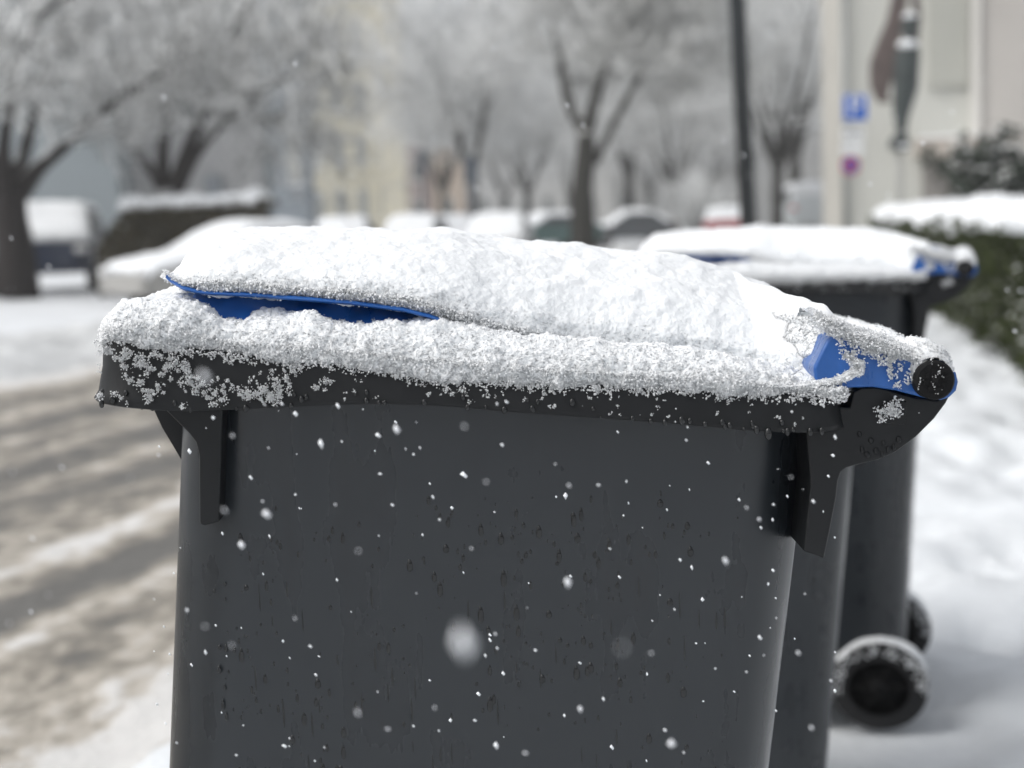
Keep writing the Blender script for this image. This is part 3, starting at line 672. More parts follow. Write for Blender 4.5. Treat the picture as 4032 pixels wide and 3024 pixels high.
tree('cherry_tree', b2, [
    ([b2, *L_([(670, 860), (665, 760)], Zt+3)], [.33, .30, .28], 0),
    (L_([(640, 740), (560, 620), (480, 500), (430, 400), (380, 250)], Zt+3, (0, 0, .4, .6, 1)), [.15, .10, .09, .07, .05], 2),
    (L_([(645, 740), (640, 600), (655, 450), (650, 300), (600, 120), (580, 0)], Zt+3, (0, .2, .4, .6, .8, 1)), [.18, .14, .12, .1, .08, .05], 2),
    (L_([(685, 740), (730, 600), (790, 470), (860, 300), (930, 120), (1000, -30)], Zt+3, (0, -.2, -.4, -.8, -1, -1.2)), [.18, .14, .12, .1, .08, .05], 2),
    (L_([(700, 740), (760, 620), (850, 500), (960, 420), (1040, 350), (1130, 300)], Zt+3, (0, -.6, -1, -1.4, -1.8, -2)), [.17, .13, .11, .09, .07, .04], 2),
    (L_([(960, 425), (1030, 470), (1120, 440), (1210, 410)], Zt+2.5), [.08, .06, .05, .03], 2),
], parC, 'snowy tree splitting low into several dark stems behind the brown hedge', 23, (M_BARK, M_TWIG), 'snowy street trees on the left')
# tree in the middle of the picture
Zm = 46.
b3 = P(2292, 940, Zm); b3 = np.array([b3[0], b3[1], -.05])
parM = dict(steps=5, wig=.13, up=.05, kids=2, kp=.2, fwd=.8, lr=.62, rmin=.015, L=2.6, side=1, start=.3)
tree('lime_tree', b3, [
    ([b3, *L_([(2295, 880), (2290, 760), (2305, 620), (2310, 520)], Zm)], [.47, .40, .34, .31, .27], 0),
    (L_([(2305, 540), (2245, 420), (2215, 300), (2195, 160), (2150, 0), (2100, -200)], Zm, (0, .3, .6, 1, 1.5, 2)), [.2, .17, .15, .12, .09, .05], 3),
    (L_([(2310, 530), (2340, 400), (2370, 280), (2410, 150), (2460, 0), (2500, -200)], Zm, (0, -.3, -.6, -1, -1.5, -2)), [.22, .17, .14, .12, .09, .05], 3),
    (L_([(2340, 640), (2400, 520), (2470, 380), (2540, 260), (2620, 120), (2700, -40)], Zm, (0, -.3, -.6, -1, -1, -1)), [.15, .12, .11, .1, .07, .04], 3),
    (L_([(2370, 290), (2330, 150), (2320, 0), (2330, -180)], Zm+.5), [.12, .1, .07, .04], 3),
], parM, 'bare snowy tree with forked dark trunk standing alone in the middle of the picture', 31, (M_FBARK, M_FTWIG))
# trees farther down the street
parF = dict(steps=4, wig=.13, up=.06, kids=2, kp=.2, fwd=.78, lr=.6, rmin=.020, L=3.0, side=1, start=.15)
def proto(seed, label, x, Y, h=3.6, r=.3):
    b = np.array([x, Y, -.08]); R = random.Random(seed); lm = [([b, b+(0.02, 0, h*.5), b+(0.05, 0, h)], [r, r*.85, r*.75], 0)]
    for k in range(5):
        a = k*2*PI/5+R.uniform(-.4, .4); s = R.uniform(.5, 1.1)
        pts = [b+(0.05, 0, h*R.uniform(.8, 1))]
        for q in (1, 2, 3, 4): pts.append(pts[0]+np.array([math.cos(a)*s*q*.75, math.sin(a)*s*q*.75, q*1.75+R.uniform(-.2, .2)]))
        lm.append((pts, [r*.55, r*.42, r*.3, r*.2, r*.1], 2))
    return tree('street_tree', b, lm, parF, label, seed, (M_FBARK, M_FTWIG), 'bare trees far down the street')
def atx(px, Y): return float(P(px, 850, Y)[0])
pa = proto(101, 'pale bare tree behind the dark sign, right of the cream building', atx(1865, 72), 72)
pb = proto(202, 'thin bare tree nearest the corner of the cream building', atx(1745, 74), 74, 3.0, .20)
pc = proto(303, 'slim bare tree just right of the black lamp post', atx(3060, 58), 58, 3.2, .26)
far = [(2080, 88, 'faint bare tree left of the middle tree, far down the street', pb), (2480, 92, 'faint bare tree right behind the middle tree', pa), (2660, 80, 'faint bare tree behind the white car, left of the lamp post', pc),
       (2820, 96, 'palest bare tree directly left of the black lamp post', pb), (3130, 76, 'hazy bare tree touching the corner of the beige wall', pa), (1980, 120, 'farthest faint tree between the dark sign and the middle tree', pc), (2250, 130, 'very faint tree directly behind the middle tree', pb),
       (2940, 120, 'very faint tree behind the black lamp post', pc), (2560, 135, 'faintest tree between the middle tree and the lamp post', pa)]
for i, (px_, Yd, lb, pr_) in enumerate(far):
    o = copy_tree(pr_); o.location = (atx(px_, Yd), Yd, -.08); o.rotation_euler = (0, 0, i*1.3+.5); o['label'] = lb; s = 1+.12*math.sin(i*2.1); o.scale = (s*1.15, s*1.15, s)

# ================================================================== HEDGES AND SHRUBS
def leafmass(name, box_fn, n, size, mat_, parent, origin, seed):
    R = np.random.default_rng(seed); C = box_fn(R, n); n = len(C)
    A = R.normal(size=(n, 3)); A /= np.linalg.norm(A, axis=1)[:, None]; B_ = np.cross(A, R.normal(size=(n, 3))); B_ /= np.linalg.norm(B_, axis=1)[:, None]
    s = size*R.uniform(.6, 1.4, (n, 1)); V = np.stack([C-A*s, C+B_*s*.5, C+A*s, C-B_*s*.5], 1)
    mesh_obj(name, V.reshape(-1, 3), np.arange(4*n).reshape(n, 4), mat_, parent, origin, False)
def snowslab(name, pts, width, zf, thick, parent, origin, seed):
    pts = np.array(pts, float); k = len(pts); t_ = np.linspace(0, k-1, 160); c = np.stack([np.interp(t_, range(k), pts[:, i]) for i in (0, 1)], 1)
    T = np.gradient(c, axis=0); T /= np.linalg.norm(T, axis=1)[:, None]; N = np.stack([-T[:, 1], T[:, 0]], 1)
    rows = []
    endw = np.minimum(1, np.minimum(np.arange(160), 159-np.arange(160))/8)**.5
    for a in np.linspace(-.15, 1.15, 26):
        th = a*PI; w_ = width/2*1.05*math.cos(th); zz = thick*math.sin(th)*endw if math.sin(th) > 0 else np.full(160, .6*thick*math.sin(th))
        q = c+N*w_*endw[:, None]; rows.append(np.stack([q[:, 0], q[:, 1], zf+zz], 1))
    G = np.array(rows); n = fbm(G, .5, 4, seed); G[..., 2] += n*thick*.45*(G[..., 2] > zf-.02); G[..., 0] += fbm(G, .3, 3, seed+3)*.05
    return mesh_obj(name, G.reshape(-1, 3), gridfaces(*G.shape[:2]), M_SNOWFAR, parent, origin)
# right hedge along the pavement
h0 = np.array([3.55, 8.2, 0.]); hA = np.array([3.05, 6.5]); hB = np.array([6.05, 24.0])
hd = empty('hedge', (3.6, 9, 0), 'dark green clipped hedge with a white snow top beside the pavement on the right', 'hedge')
def hb_(R, n):
    t_ = R.random(n); w_ = R.random(n); z = R.uniform(.02, 1.02, n); side = R.random(n) < .6
    d = hB-hA; nn = np.array([d[1], -d[0]])/np.linalg.norm(d); w_ = np.where(side, R.normal(0, .05, n), w_*1.3)
    q = hA+d*t_[:, None]+nn*w_[:, None]; z += .05*vnoise(np.stack([q[:, 0]*2, q[:, 1]*2, z*0], 1))
    bulge = .10*fbm(np.stack([q[:, 0], q[:, 1], z], 1), .5, 2, 4); q = q-nn*bulge[:, None]
    return np.stack([q[:, 0], q[:, 1], z], 1)
leafmass('foliage', hb_, 60000, .035, M_LEAF, hd, (3.6, 9, 0), 5)
dv = (hB-hA)/np.linalg.norm(hB-hA); nn = np.array([dv[1], -dv[0]])
mb = MB(); cmid = (hA+hB)/2+nn*.7; mb.box((cmid[0], cmid[1], .48), (1.1, np.linalg.norm(hB-hA)-.1, .95), -math.atan2(dv[0], dv[1])); mb.obj('stems', mat('hedge_core', (.012, .014, .008), .9), hd, (3.6, 9, 0))
mid_ = [hA+nn*.68, (hA+hB)/2+nn*.68, hB+nn*.68]; snowslab('snow_cover', mid_, 1.5, 1.0, .19, hd, (3.6, 9, 0), 8)
# brown hedge behind the left cars
c0 = P(700, 1000, 29.0); hg = empty('hedge', (c0[0], 29, -.09), 'brown-green rounded hedge under snow behind the parked cars on the left', 'hedge')
xa, xb = float(P(400, 900, 29)[0]), float(P(1055, 900, 29)[0]); ztop = float(P(700, 800, 29)[2])
def lb_(R, n):
    x = R.uniform(xa, xb, n); top = ztop-.9*np.clip((xa+1.0-x)/1.0, 0, 1)**2
    z = R.uniform(0, 1, n)*top; fr_ = R.random(n) < .7; y = np.where(fr_, R.normal(28.6, .08, n), R.uniform(28.6, 30.4, n)); z = np.where(fr_, z, top-.08*R.random(n))
    return np.stack([x, y, z], 1)
leafmass('foliage', lb_, 26000, .06, M_LEAFB, hg, (c0[0], 29, -.09), 6)
mb = MB(); mb.box(((xa+xb)/2+.3, 29.5, ztop/2-.1), (xb-xa-.9, 1.6, ztop-.1)); mb.obj('stems', mat('hedge_core_brown', (.02, .018, .012), .9), hg, (c0[0], 29, -.09))
snowslab('snow_cover', [(xa+.35, 29.5), ((xa+xb)/2, 29.5), (xb, 29.5)], 2.0, ztop-.05, .22, hg, (c0[0], 29, -.09), 12)
# dark evergreen shrub in front of the right wall
sb = np.array([float(P(3900, 800, 20)[0]), 20., 0]); sh = empty('shrub', sb, 'spiky dark evergreen shrub dusted with snow against the beige wall', 'shrub')
R = random.Random(5); segs = []
for k in range(26):
    a = R.uniform(0, 2*PI); t_ = R.uniform(.1, .75); d = np.array([math.cos(a)*t_, math.sin(a)*t_, 1]); grow(segs, R, sb+(0, 0, .4), d, R.uniform(.85, 1.5), .03, 1, dict(steps=6, wig=.1, up=.02, kids=2, kp=.5, fwd=.7, lr=.35, rmin=.01))
V, Fc = prisms(segs, 4); mesh_obj('stems', V, Fc, M_DLEAF, sh, sb, False)
tips = np.array([s[1] for s in segs])
def sf_(R, n): return tips[R.integers(0, len(tips), n)]+R.normal(0, .055, (n, 3))
leafmass('foliage', sf_, 6500, .07, M_DLEAF, sh, sb, 7)

# ================================================================== BUILDINGS
def bmat(name, col, v=.06): return mat(name, col, .85, .2, var=v, vscale=.7)
def building(name, x0, x1, y0, y1, z1, wallmat, label, wins, winmat=M_GLASS, framemat=None, roofmat=None, ztrim=None, rz=0):
    cx_, cy_ = (x0+x1)/2, y0; o = empty(name, (cx_, cy_, -.09), label, 'building'); og = (cx_, cy_, -.09)
    mb = MB(); mb.box((cx_, (y0+y1)/2, z1/2-.05), (x1-x0, y1-y0, z1+.1)); mb.obj('wall', wallmat, o, og)
    mb = MB(); mb.box((cx_, (y0+y1)/2, z1+.2), (x1-x0+.6, y1-y0+.6, .4)); mb.obj('roof', M_SNOWFAR, o, og)
    for (wx0, wx1, wz0, wz1) in wins:
        mb = MB(); w_ = wx1-wx0; h_ = wz1-wz0
        mb.box(((wx0+wx1)/2, y0-.02, wz1-.05), (w_, .1, .1)); mb.box(((wx0+wx1)/2, y0-.02, wz0+.05), (w_, .1, .1))
        mb.box((wx0+.05, y0-.02, (wz0+wz1)/2), (.1, .1, h_-.2)); mb.box((wx1-.05, y0-.02, (wz0+wz1)/2), (.1, .1, h_-.2)); mb.box(((wx0+wx1)/2, y0-.02, (wz0+wz1)/2), (.07, .09, h_-.2))
        f_ = mb.obj('window', framemat or M_FRAME, o, og)
        mb = MB(); mb.box(((wx0+wx1)/2, y0-.01, (wz0+wz1)/2), (w_-.2, .05, h_-.2)); mb.obj('pane', winmat, f_, og)
        mb = MB(); mb.box(((wx0+wx1)/2, y0-.08, wz0-.06), (w_+.2, .22, .08)); mb.obj('sill', M_SNOWFAR, f_, og)
    return o, og
M_FRAME = mat('window_frame', (.55, .55, .52), .6)
def wxr(a, b, Y): return float(P(a, 850, Y)[0]), float(P(b, 850, Y)[0])
def zz(y, Y, x=2016): return float(P(x, y, Y)[2])
# far cream building
Y = 84.; x0, x1 = wxr(1215, 1590, Y)
wins = []
for fl_ in range(6):
    zb = 1.6+fl_*3.1
    for k in range(4):
        a = x0+.25+k*1.28; wins.append((a, a+.75, zb, zb+1.7))
bo_, og = building('apartment_building', x0, x1, Y, Y+5, 22, bmat('cream_render', (.56, .53, .43)), 'tall cream yellow apartment block left of the middle of the picture', wins, mat('pale_curtain_pane', (.25, .26, .25), .4), roofmat=None)
mb = MB(); a, b_ = wxr(1512, 1604, Y-1.2); mb.box(((a+b_)/2, Y-.6, 11), (b_-a, 1.2, 22)); mb.obj('lit_corner', bmat('lit_cream', (.66, .62, .50)), bo_, og)  # lit right end of the block, its light put into a paler cream
# grey blue building slab and neighbours on the left
Y = 52.; x0, x1 = wxr(-260, 470, Y)
building('house', x0, x1, Y, Y+2, 12, bmat('blue_grey_render', (.255, .285, .30)), 'blank blue-grey house wall behind the leaning tree on the left', [(x0+.6, x0+1.6, 4.2, 5.6), (x0+.6, x0+1.6, 7.2, 8.6)])
Y = 54.; x0, x1 = wxr(470, 1030, Y)
wn = [(x0+2.2+k*1.6, x0+3.1+k*1.6, zb, zb+1.5) for k in range(2) for zb in (5.2, 8.2)]
bo_, og = building('house', x0, x1, Y, Y+2, 11, bmat('grey_render', (.36, .36, .36)), 'light grey house with pale corner strip behind the multi-stemmed tree', wn)
mb = MB(); a, b_ = wxr(445, 500, Y); mb.box(((a+b_)/2, Y-.15, 5.4), (b_-a, .3, 10.8)); mb.obj('pilaster', bmat('pale_stone', (.55, .54, .50)), bo_, og)
mb = MB(); a, b_ = wxr(820, 880, Y); mb.box(((a+b_)/2, Y-.15, 1.6), (b_-a, .3, 3.2)); mb.obj('door', mat('grey_door', (.2, .22, .24), .5), bo_, og)
Y = 50.; x0, x1 = wxr(1055, 1222, Y)
building('house', x0, x1, Y, Y+1.6, 12, bmat('slate_blue_render', (.27, .30, .33)), 'narrow blue-grey gable wall directly left of the cream apartment block', [(x0+.75, x0+1.2, 2.7, 4.5)], mat('white_blind_pane', (.5, .5, .48), .5))
# peach houses down the street
Y = 110.; x0, x1 = wxr(1600, 1700, Y)
building('house', x0, x1, Y, Y+10, 7.5, bmat('rose_render', (.36, .31, .30)), 'dull rose house just right of the cream apartment block', [(x0+.5, x0+1.3, 1.5, 3), (x0+.5, x0+1.3, 4.4, 5.8)])
Y = 104.; x0, x1 = wxr(1712, 1830, Y)
building('house', x0, x1, Y, Y+10, 6.6, bmat('peach_render', (.50, .42, .35)), 'peach coloured house left of the dark sign', [(x0+.5, x0+1.3, 1.5, 3)])
Y = 150.; x0, x1 = wxr(1850, 2400, Y)
building('row_of_houses', x0, x1, Y, Y+10, 8, bmat('far_grey', (.45, .45, .44)), 'long pale grey building at the end of the street behind the middle tree', [(x0+1+k*2.2, x0+2+k*2.2, 1.5, 3.6) for k in range(6)])
Y = 140.; x0, x1 = wxr(2400, 3250, Y)
building('row_of_houses', x0, x1, Y, Y+10, 9, bmat('far_grey_two', (.40, .40, .39)), 'long hazy grey building at the end of the street behind the lamp post', [(x0+1+k*2.4, x0+2+k*2.4, 1.5, 3.6) for k in range(8)])
# big round snow-laden bush right of the middle tree
Y = 72.; c_ = P(2745, 770, Y); gb = np.array([c_[0], Y, -.09]); gr = empty('bush', gb, 'large rounded snow-laden bush left of the black lamp post', 'bush')
segs = []; R = random.Random(44)
for k in range(90):
    a = R.uniform(0, 2*PI); t_ = R.uniform(.05, 1.1); grow(segs, R, gb+(0, 0, .2), np.array([math.cos(a)*t_, math.sin(a)*t_, 1]), R.uniform(1.9, 2.9), .04, 1, dict(steps=6, wig=.12, up=.0, kids=1, kp=.0, fwd=.6, lr=.4, rmin=.02))
V, Fc = prisms(segs, 4); mesh_obj('twigs', V, Fc, M_FTWIG, gr, gb, False)

# right building (church-like blank wall)
Y = 27.; x0, x1 = float(P(3242, 850, Y)[0]), 17.0
bo_ = empty('church', (x0, Y, -.09), 'big pale beige blank-walled building filling the right side behind the statue', 'building'); og = (x0, Y, -.09)
M_BEIGE = bmat('beige_render', (.55, .55, .51), .05)
mb = MB(); mb.box(((x0+x1)/2, Y+6, 7), (x1-x0, 12, 14.2)); mb.obj('wall', M_BEIGE, bo_, og)
mb = MB(); mb.box(((x0+x1)/2, Y+6, 14.35), (x1-x0+.8, 12.8, .5)); mb.obj('roof', M_SNOWFAR, bo_, og)
a = x0; mb = MB(); mb.box((a+.17, Y-.12, 7), (.34, .24, 14)); mb.obj('corner_pilaster', bmat('warm_stone', (.58, .56, .51)), bo_, og)
a, b_ = float(P(3795, 400, Y)[0]), float(P(3830, 400, Y)[0]); mb = MB(); mb.box(((a+b_)/2, Y-.10, 7), (b_-a, .2, 14)); mb.obj('wall_pilaster', bmat('pale_pilaster', (.66, .64, .6)), bo_, og)
a, b_ = float(P(3585, 600, Y)[0]), float(P(3930, 600, Y)[0]); z_ = float(P(3750, 590, Y)[2])
mb = MB(); mb.box(((a+b_)/2, Y-.6, z_), (b_-a, 1.2, .28)); cn = mb.obj('canopy', bmat('canopy_stone', (.50, .45, .40)), bo_, og)
mb = MB(); mb.box(((a+b_)/2, Y-.6, z_+.165), (b_-a-.1, 1.15, .05)); mb.obj('snow', M_SNOWFAR, cn, og, bevel=.04)
mb = MB(); mb.box(((a+b_)/2, Y-.03, z_/2-.1), (b_-a-.3, .06, z_-.1)); mb.obj('canopy_shade', bmat('canopy_shade_tone', (.28, .265, .25)), bo_, og)  # dark panel standing in for the brownish shade beneath the canopy
mb = MB(); a2 = float(P(3640, 400, Y)[0]); b2_ = float(P(3790, 400, Y)[0]); mb.box(((a2+b2_)/2, Y-.05, 7.5), (b2_-a2, .1, 8.4)); mb.obj('recess_panel', bmat('panel_grey', (.42, .42, .38)), bo_, og)
mb = MB(); a2 = float(P(3835, 400, Y)[0]); mb.box(((a2+16.5)/2, Y-.06, 7), (16.5-a2, .12, 13)); mb.obj('side_panel', bmat('panel_rose', (.48, .455, .425)), bo_, og)

bo_.rotation_euler = (0, 0, math.radians(-13.5))
# ================================================================== STATUE ON A SLENDER POST
Ys = 23.5; sc_ = Ys/F
base = P(3538, 900, Ys); base = np.array([base[0], Ys, -.03]); st = empty('statue', base, 'tall dark bronze figure with brown cloak on a slender post before the beige wall', 'statue')
M_BRONZE = mat('green_bronze', (.042, .052, .052), .6, bump=.5, bscale=12, bdist=.03, var=.3, vscale=6); M_CLOAK = mat('brown_bronze', (.115, .088, .08), .6, bump=.5, bscale=9, bdist=.04, var=.25, vscale=4)
mb = MB(); top = P(3540, 595, Ys); mb.tube([(top[0], Ys, -.1), (top[0], Ys, top[2])], [.075, .06], 14); mb.obj('post', mat('grey_post', (.33, .33, .31), .6), st, base, True)
def prof_tube(mbx, rows, flat=.7, n=16):       # rows: (px, py, halfwidth px)
    V = []; 
    for (x, y, w_) in rows:
        c = P(x, y, Ys); r_ = w_*sc_
        for k in range(n): a = 2*PI*k/n; V.append((c[0]+r_*math.cos(a), Ys+r_*flat*math.sin(a), c[2]+.0*math.cos(a)))
    V = np.array(V); mbx.add(V, [(i*n+k, i*n+(k+1) % n, (i+1)*n+(k+1) % n, (i+1)*n+k) for i in range(len(rows)-1) for k in range(n)]+[tuple(range(n)), tuple(range((len(rows)-1)*n, len(rows)*n))[::-1]])
mb = MB(); prof_tube(mb, [(3545, 595, 20), (3545, 585, 44), (3540, 555, 40), (3545, 535, 26), (3550, 515, 20), (3548, 480, 26), (3552, 430, 36), (3560, 390, 42), (3566, 340, 50), (3568, 280, 50), (3572, 230, 50), (3575, 200, 46), (3578, 175, 26), (3580, 150, 18), (3580, 135, 26), (3582, 105, 34), (3582, 75, 28), (3580, 58, 10)])
mb.obj('figure', M_BRONZE, st, base, True)
mb = MB(); 
def rib(pts, w0, t0, mbx):
    pts = [(P(x, y, Ys+dy), w_) for x, y, w_, dy in pts]; V = []
    for c, w_ in pts: V += [(c[0]-w_*sc_, c[1]-t0, c[2]), (c[0]+w_*sc_, c[1]-t0, c[2]), (c[0]+w_*sc_, c[1]+t0, c[2]), (c[0]-w_*sc_, c[1]+t0, c[2])]
    n = 4; mbx.add(V, [(i*n+k, i*n+(k+1) % n, (i+1)*n+(k+1) % n, (i+1)*n+k) for i in range(len(pts)-1) for k in range(n)]+[(0, 1, 2, 3), tuple(range(len(V)-4, len(V)))[::-1]])
rib([(3560, -120, 40, .1), (3545, -20, 30, .1), (3525, 80, 32, .1), (3500, 160, 42, .1), (3478, 240, 50, .1), (3470, 310, 44, .1), (3465, 350, 34, .1), (3475, 400, 16, .1), (3480, 405, 14, .1)], 0, .06, mb)
rib([(3458, 385, 8, .12), (3490, 402, 32, .12), (3515, 398, 26, .12), (3530, 385, 10, .12)], 0, .05, mb)
rib([(3600, -60, 16, .15), (3612, 60, 14, .15), (3606, 150, 12, .15), (3600, 220, 14, .15)], 0, .04, mb)
mb.obj('cloak', M_CLOAK, st, base, bevel=.03)
for sx_, sy_, dx_, dy_, rr3 in ((3572, 176, 0, -.02, (.17, .15, .075)), (3582, 62, 0, 0, (.12, .11, .05)), (3545, 578, .02, -.1, (.1, .12, .03))):
    mb = MB(); c = P(sx_, sy_, Ys); mb.ell((c[0]+dx_, Ys+dy_, c[2]), rr3); mb.obj('snow', M_SNOWFAR, st, base, True)

# ================================================================== PARKING SIGN
Yp = 21.; pb_ = P(3330, 850, Yp); base = np.array([pb_[0], Yp, -.03]); sg = empty('parking_sign', base, 'blue parking sign with white P on a tall grey post before the beige wall', 'sign')
ptop = P(3306, -60, Yp); lean = ptop[0]-pb_[0]
mb = MB(); mb.tube([(pb_[0], Yp, -.1), (pb_[0], Yp, ptop[2])], .042, 14); mb.obj('post', mat('galvanised', (.30, .31, .30), .45, metal=.3), sg, base, True)
def signplate(pix, name, mt, dy, parent=sg, bev=.02):
    a = P(np.array([p[0] for p in pix]), np.array([p[1] for p in pix]), np.full(len(pix), Yp)); A = a.copy(); A[:, 1] = Yp-dy; B_ = a.copy(); B_[:, 1] = Yp-dy+.012
    mb = MB(); mb.extrude(A, B_); return mb.obj(name, mt, parent, base)
def rectp(cx_, cy_, w_, h_): return [(cx_-w_/2, cy_-h_/2), (cx_+w_/2, cy_-h_/2), (cx_+w_/2, cy_+h_/2), (cx_-w_/2, cy_+h_/2)]
M_SW = mat('sign_white', (.75, .76, .76), .4); M_SB = mat('sign_blue', (.012, .11, .50), .4); M_SR = mat('sign_red', (.45, .012, .03), .4); M_SK = mat('sign_black', (.03, .03, .03), .5)
signplate(rectp(3363, 425, 100, 106), 'sign_border', M_SW, .06)
pl = signplate(rectp(3363, 425, 92, 98), 'blue_panel', M_SB, .066)
def text(s, size, px_, py_, dy, mt, parent, Yq=Yp, bs=None):
    cu = bpy.data.curves.new('lettering', 'FONT'); cu.body = s; cu.size = size; cu.extrude = .002; cu.align_x = 'CENTER'; cu.align_y = 'CENTER'; cu.materials.append(mt)
    ob = bpy.data.objects.new('tmp', cu); COL.objects.link(ob); dg = bpy.context.evaluated_depsgraph_get(); me = bpy.data.meshes.new_from_object(ob.evaluated_get(dg))
    bpy.data.objects.remove(ob); c = P(px_, py_, Yq); V = np.array([v.co for v in me.vertices]); V2 = np.stack([c[0]+V[:, 0], np.full(len(V), Yq-dy)-V[:, 2], c[2]+V[:, 1]], 1)-(bs if bs is not None else base)
    for v, q in zip(me.vertices, V2): v.co = q
    me.name = 'lettering'; o = bpy.data.objects.new('lettering', me); COL.objects.link(o); o.parent = parent
    return o
text('P', .38, 3363, 425, .072, M_SW, pl)
p2 = signplate(rectp(3355, 530, 88, 62), 'arrow_plate', M_SW, .06)
mb = MB(); 
for dx in (-26, 0, 22):
    c = P(3355+dx, 523, Yp); mb.box((c[0], Yp-.065, c[2]), (.06, .006, .05))
mb.obj('symbol', mat('plate_grey', (.2, .2, .2), .5), p2, base)
p3 = signplate(rectp(3352, 590, 88, 42), 'small_plate', M_SW, .06)
rw = mb = MB()
c = P(3345, 652, Yp); mb.tube([(c[0], Yp-.07, c[2]), (c[0], Yp-.055, c[2])], .135, 28); disc = mb.obj('round_sign', M_SR, sg, base)
mb = MB(); mb.tube([(c[0], Yp-.076, c[2]), (c[0], Yp-.0705, c[2])], .105, 28); mb.obj('blue_field', M_SB, disc, base)
mb = MB()
for a in (PI/4, -PI/4):
    dxx, dz_ = math.cos(a)*.1, math.sin(a)*.1; n_v = np.array([-math.sin(a), 0, math.cos(a)])*.016; A_ = np.array([c[0]-dxx, Yp-.08-.002*(a > 0), c[2]-dz_]); B_ = np.array([c[0]+dxx, Yp-.08-.002*(a > 0), c[2]+dz_])
    o1 = np.array([A_-n_v, B_-n_v, B_+n_v, A_+n_v]); mb.extrude(o1, o1+(0, .003, 0))
mb.obj('red_cross', M_SR, disc, base)

# ================================================================== LAMP POST AND OTHER STREET FURNITURE
Yl = 12.; q = P(2948, 905, Yl); lp = empty('lamp_post', (q[0], Yl, 0), 'black slender lamp post rising behind the second snowy lid', 'lamp post'); og = (q[0], Yl, 0)
M_POST = mat('black_paint', (.013, .017, .02), .4)
tp = P(2902, 0, Yl); k_ = (tp[0]-q[0])/(tp[2]-q[2])
xb_ = q[0]-k_*q[2]; H_ = 5.0
mb = MB(); mb.tube([(xb_, Yl, -.02), (xb_+k_*.9, Yl, .9)], [.075, .07], 18); mb.tube([(xb_+k_*.9, Yl, .9), (xb_+k_*H_, Yl, H_)], [.068, .064], 18); mb.obj('post', M_POST, lp, og, True)
mb = MB(); mb.tube([(xb_+k_*H_, Yl, H_+z) for z in (0, .08, .3, .55, .62)], [.06, .12, .17, .22, .1], 18); lh = mb.obj('lantern', M_POST, lp, og, True)
mb = MB(); mb.ell((xb_+k_*H_, Yl, H_+.64), (.2, .2, .09)); mb.obj('snow', M_SNOWFAR, lh, og, True)
Yl = 44.; q = P(1066, 800, Yl); lp = empty('lamp_post', (q[0], Yl, -.09), 'thin grey street lamp right of the brown hedge, in front of the gable wall', 'lamp post'); og = (q[0], Yl, -.09)
mb = MB(); mb.tube([(q[0], Yl, -.1), (q[0]-.12, Yl, 6.5)], [.11, .07], 12); mb.obj('post', mat('lamp_grey', (.14, .16, .17), .5), lp, og, True)
mb = MB(); mb.tube([(q[0]-.12, Yl, 6.5), (q[0]-.1, Yl, 6.75), (q[0]+.5, Yl, 6.85)], [.07, .06, .05], 10); mb.box((q[0]+.8, Yl, 6.86), (.6, .25, .12)); mb.obj('lantern', mat('lamp_head', (.16, .17, .18), .5), lp, og)
Yl = 60.; q = P(1852, 670, Yl); sgn = empty('advertising_sign', (q[0], Yl, -.09), 'dark blue-grey upright sign on a post before a far bare tree', 'sign'); og = (q[0], Yl, -.09)
M_DKS = mat('slate_sign', (.09, .11, .135), .5)
mb = MB(); mb.tube([(q[0], Yl, -.1), (q[0], Yl, q[2]-.5)], .09, 10); mb.obj('post', M_DKS, sgn, og, True)
mb = MB(); mb.box((q[0], Yl, q[2]), (.52, .12, 1.1)); mb.obj('panel', M_DKS, sgn, og, bevel=.03)
Yl = 58.; q = P(1663, 720, Yl); sgn = empty('traffic_light', (q[0], Yl, -.09), 'dark traffic light pole right of the cream building', 'traffic light'); og = (q[0], Yl, -.09)
mb = MB(); mb.tube([(q[0], Yl, -.1), (q[0], Yl, q[2]+.6)], .08, 10); mb.obj('post', M_DKS, sgn, og, True)
mb = MB(); mb.box((q[0], Yl-.16, q[2]+.75), (.34, .26, 1.0)); hd_ = mb.obj('housing', M_DKS, sgn, og, bevel=.03)
for k in range(3):
    mb = MB(); zc = q[2]+1.07-k*.32; mb.tube([(q[0], Yl-.36, zc), (q[0], Yl-.28, zc)], [.12, .11], 14); mb.obj('visor', M_DKS, hd_, og)

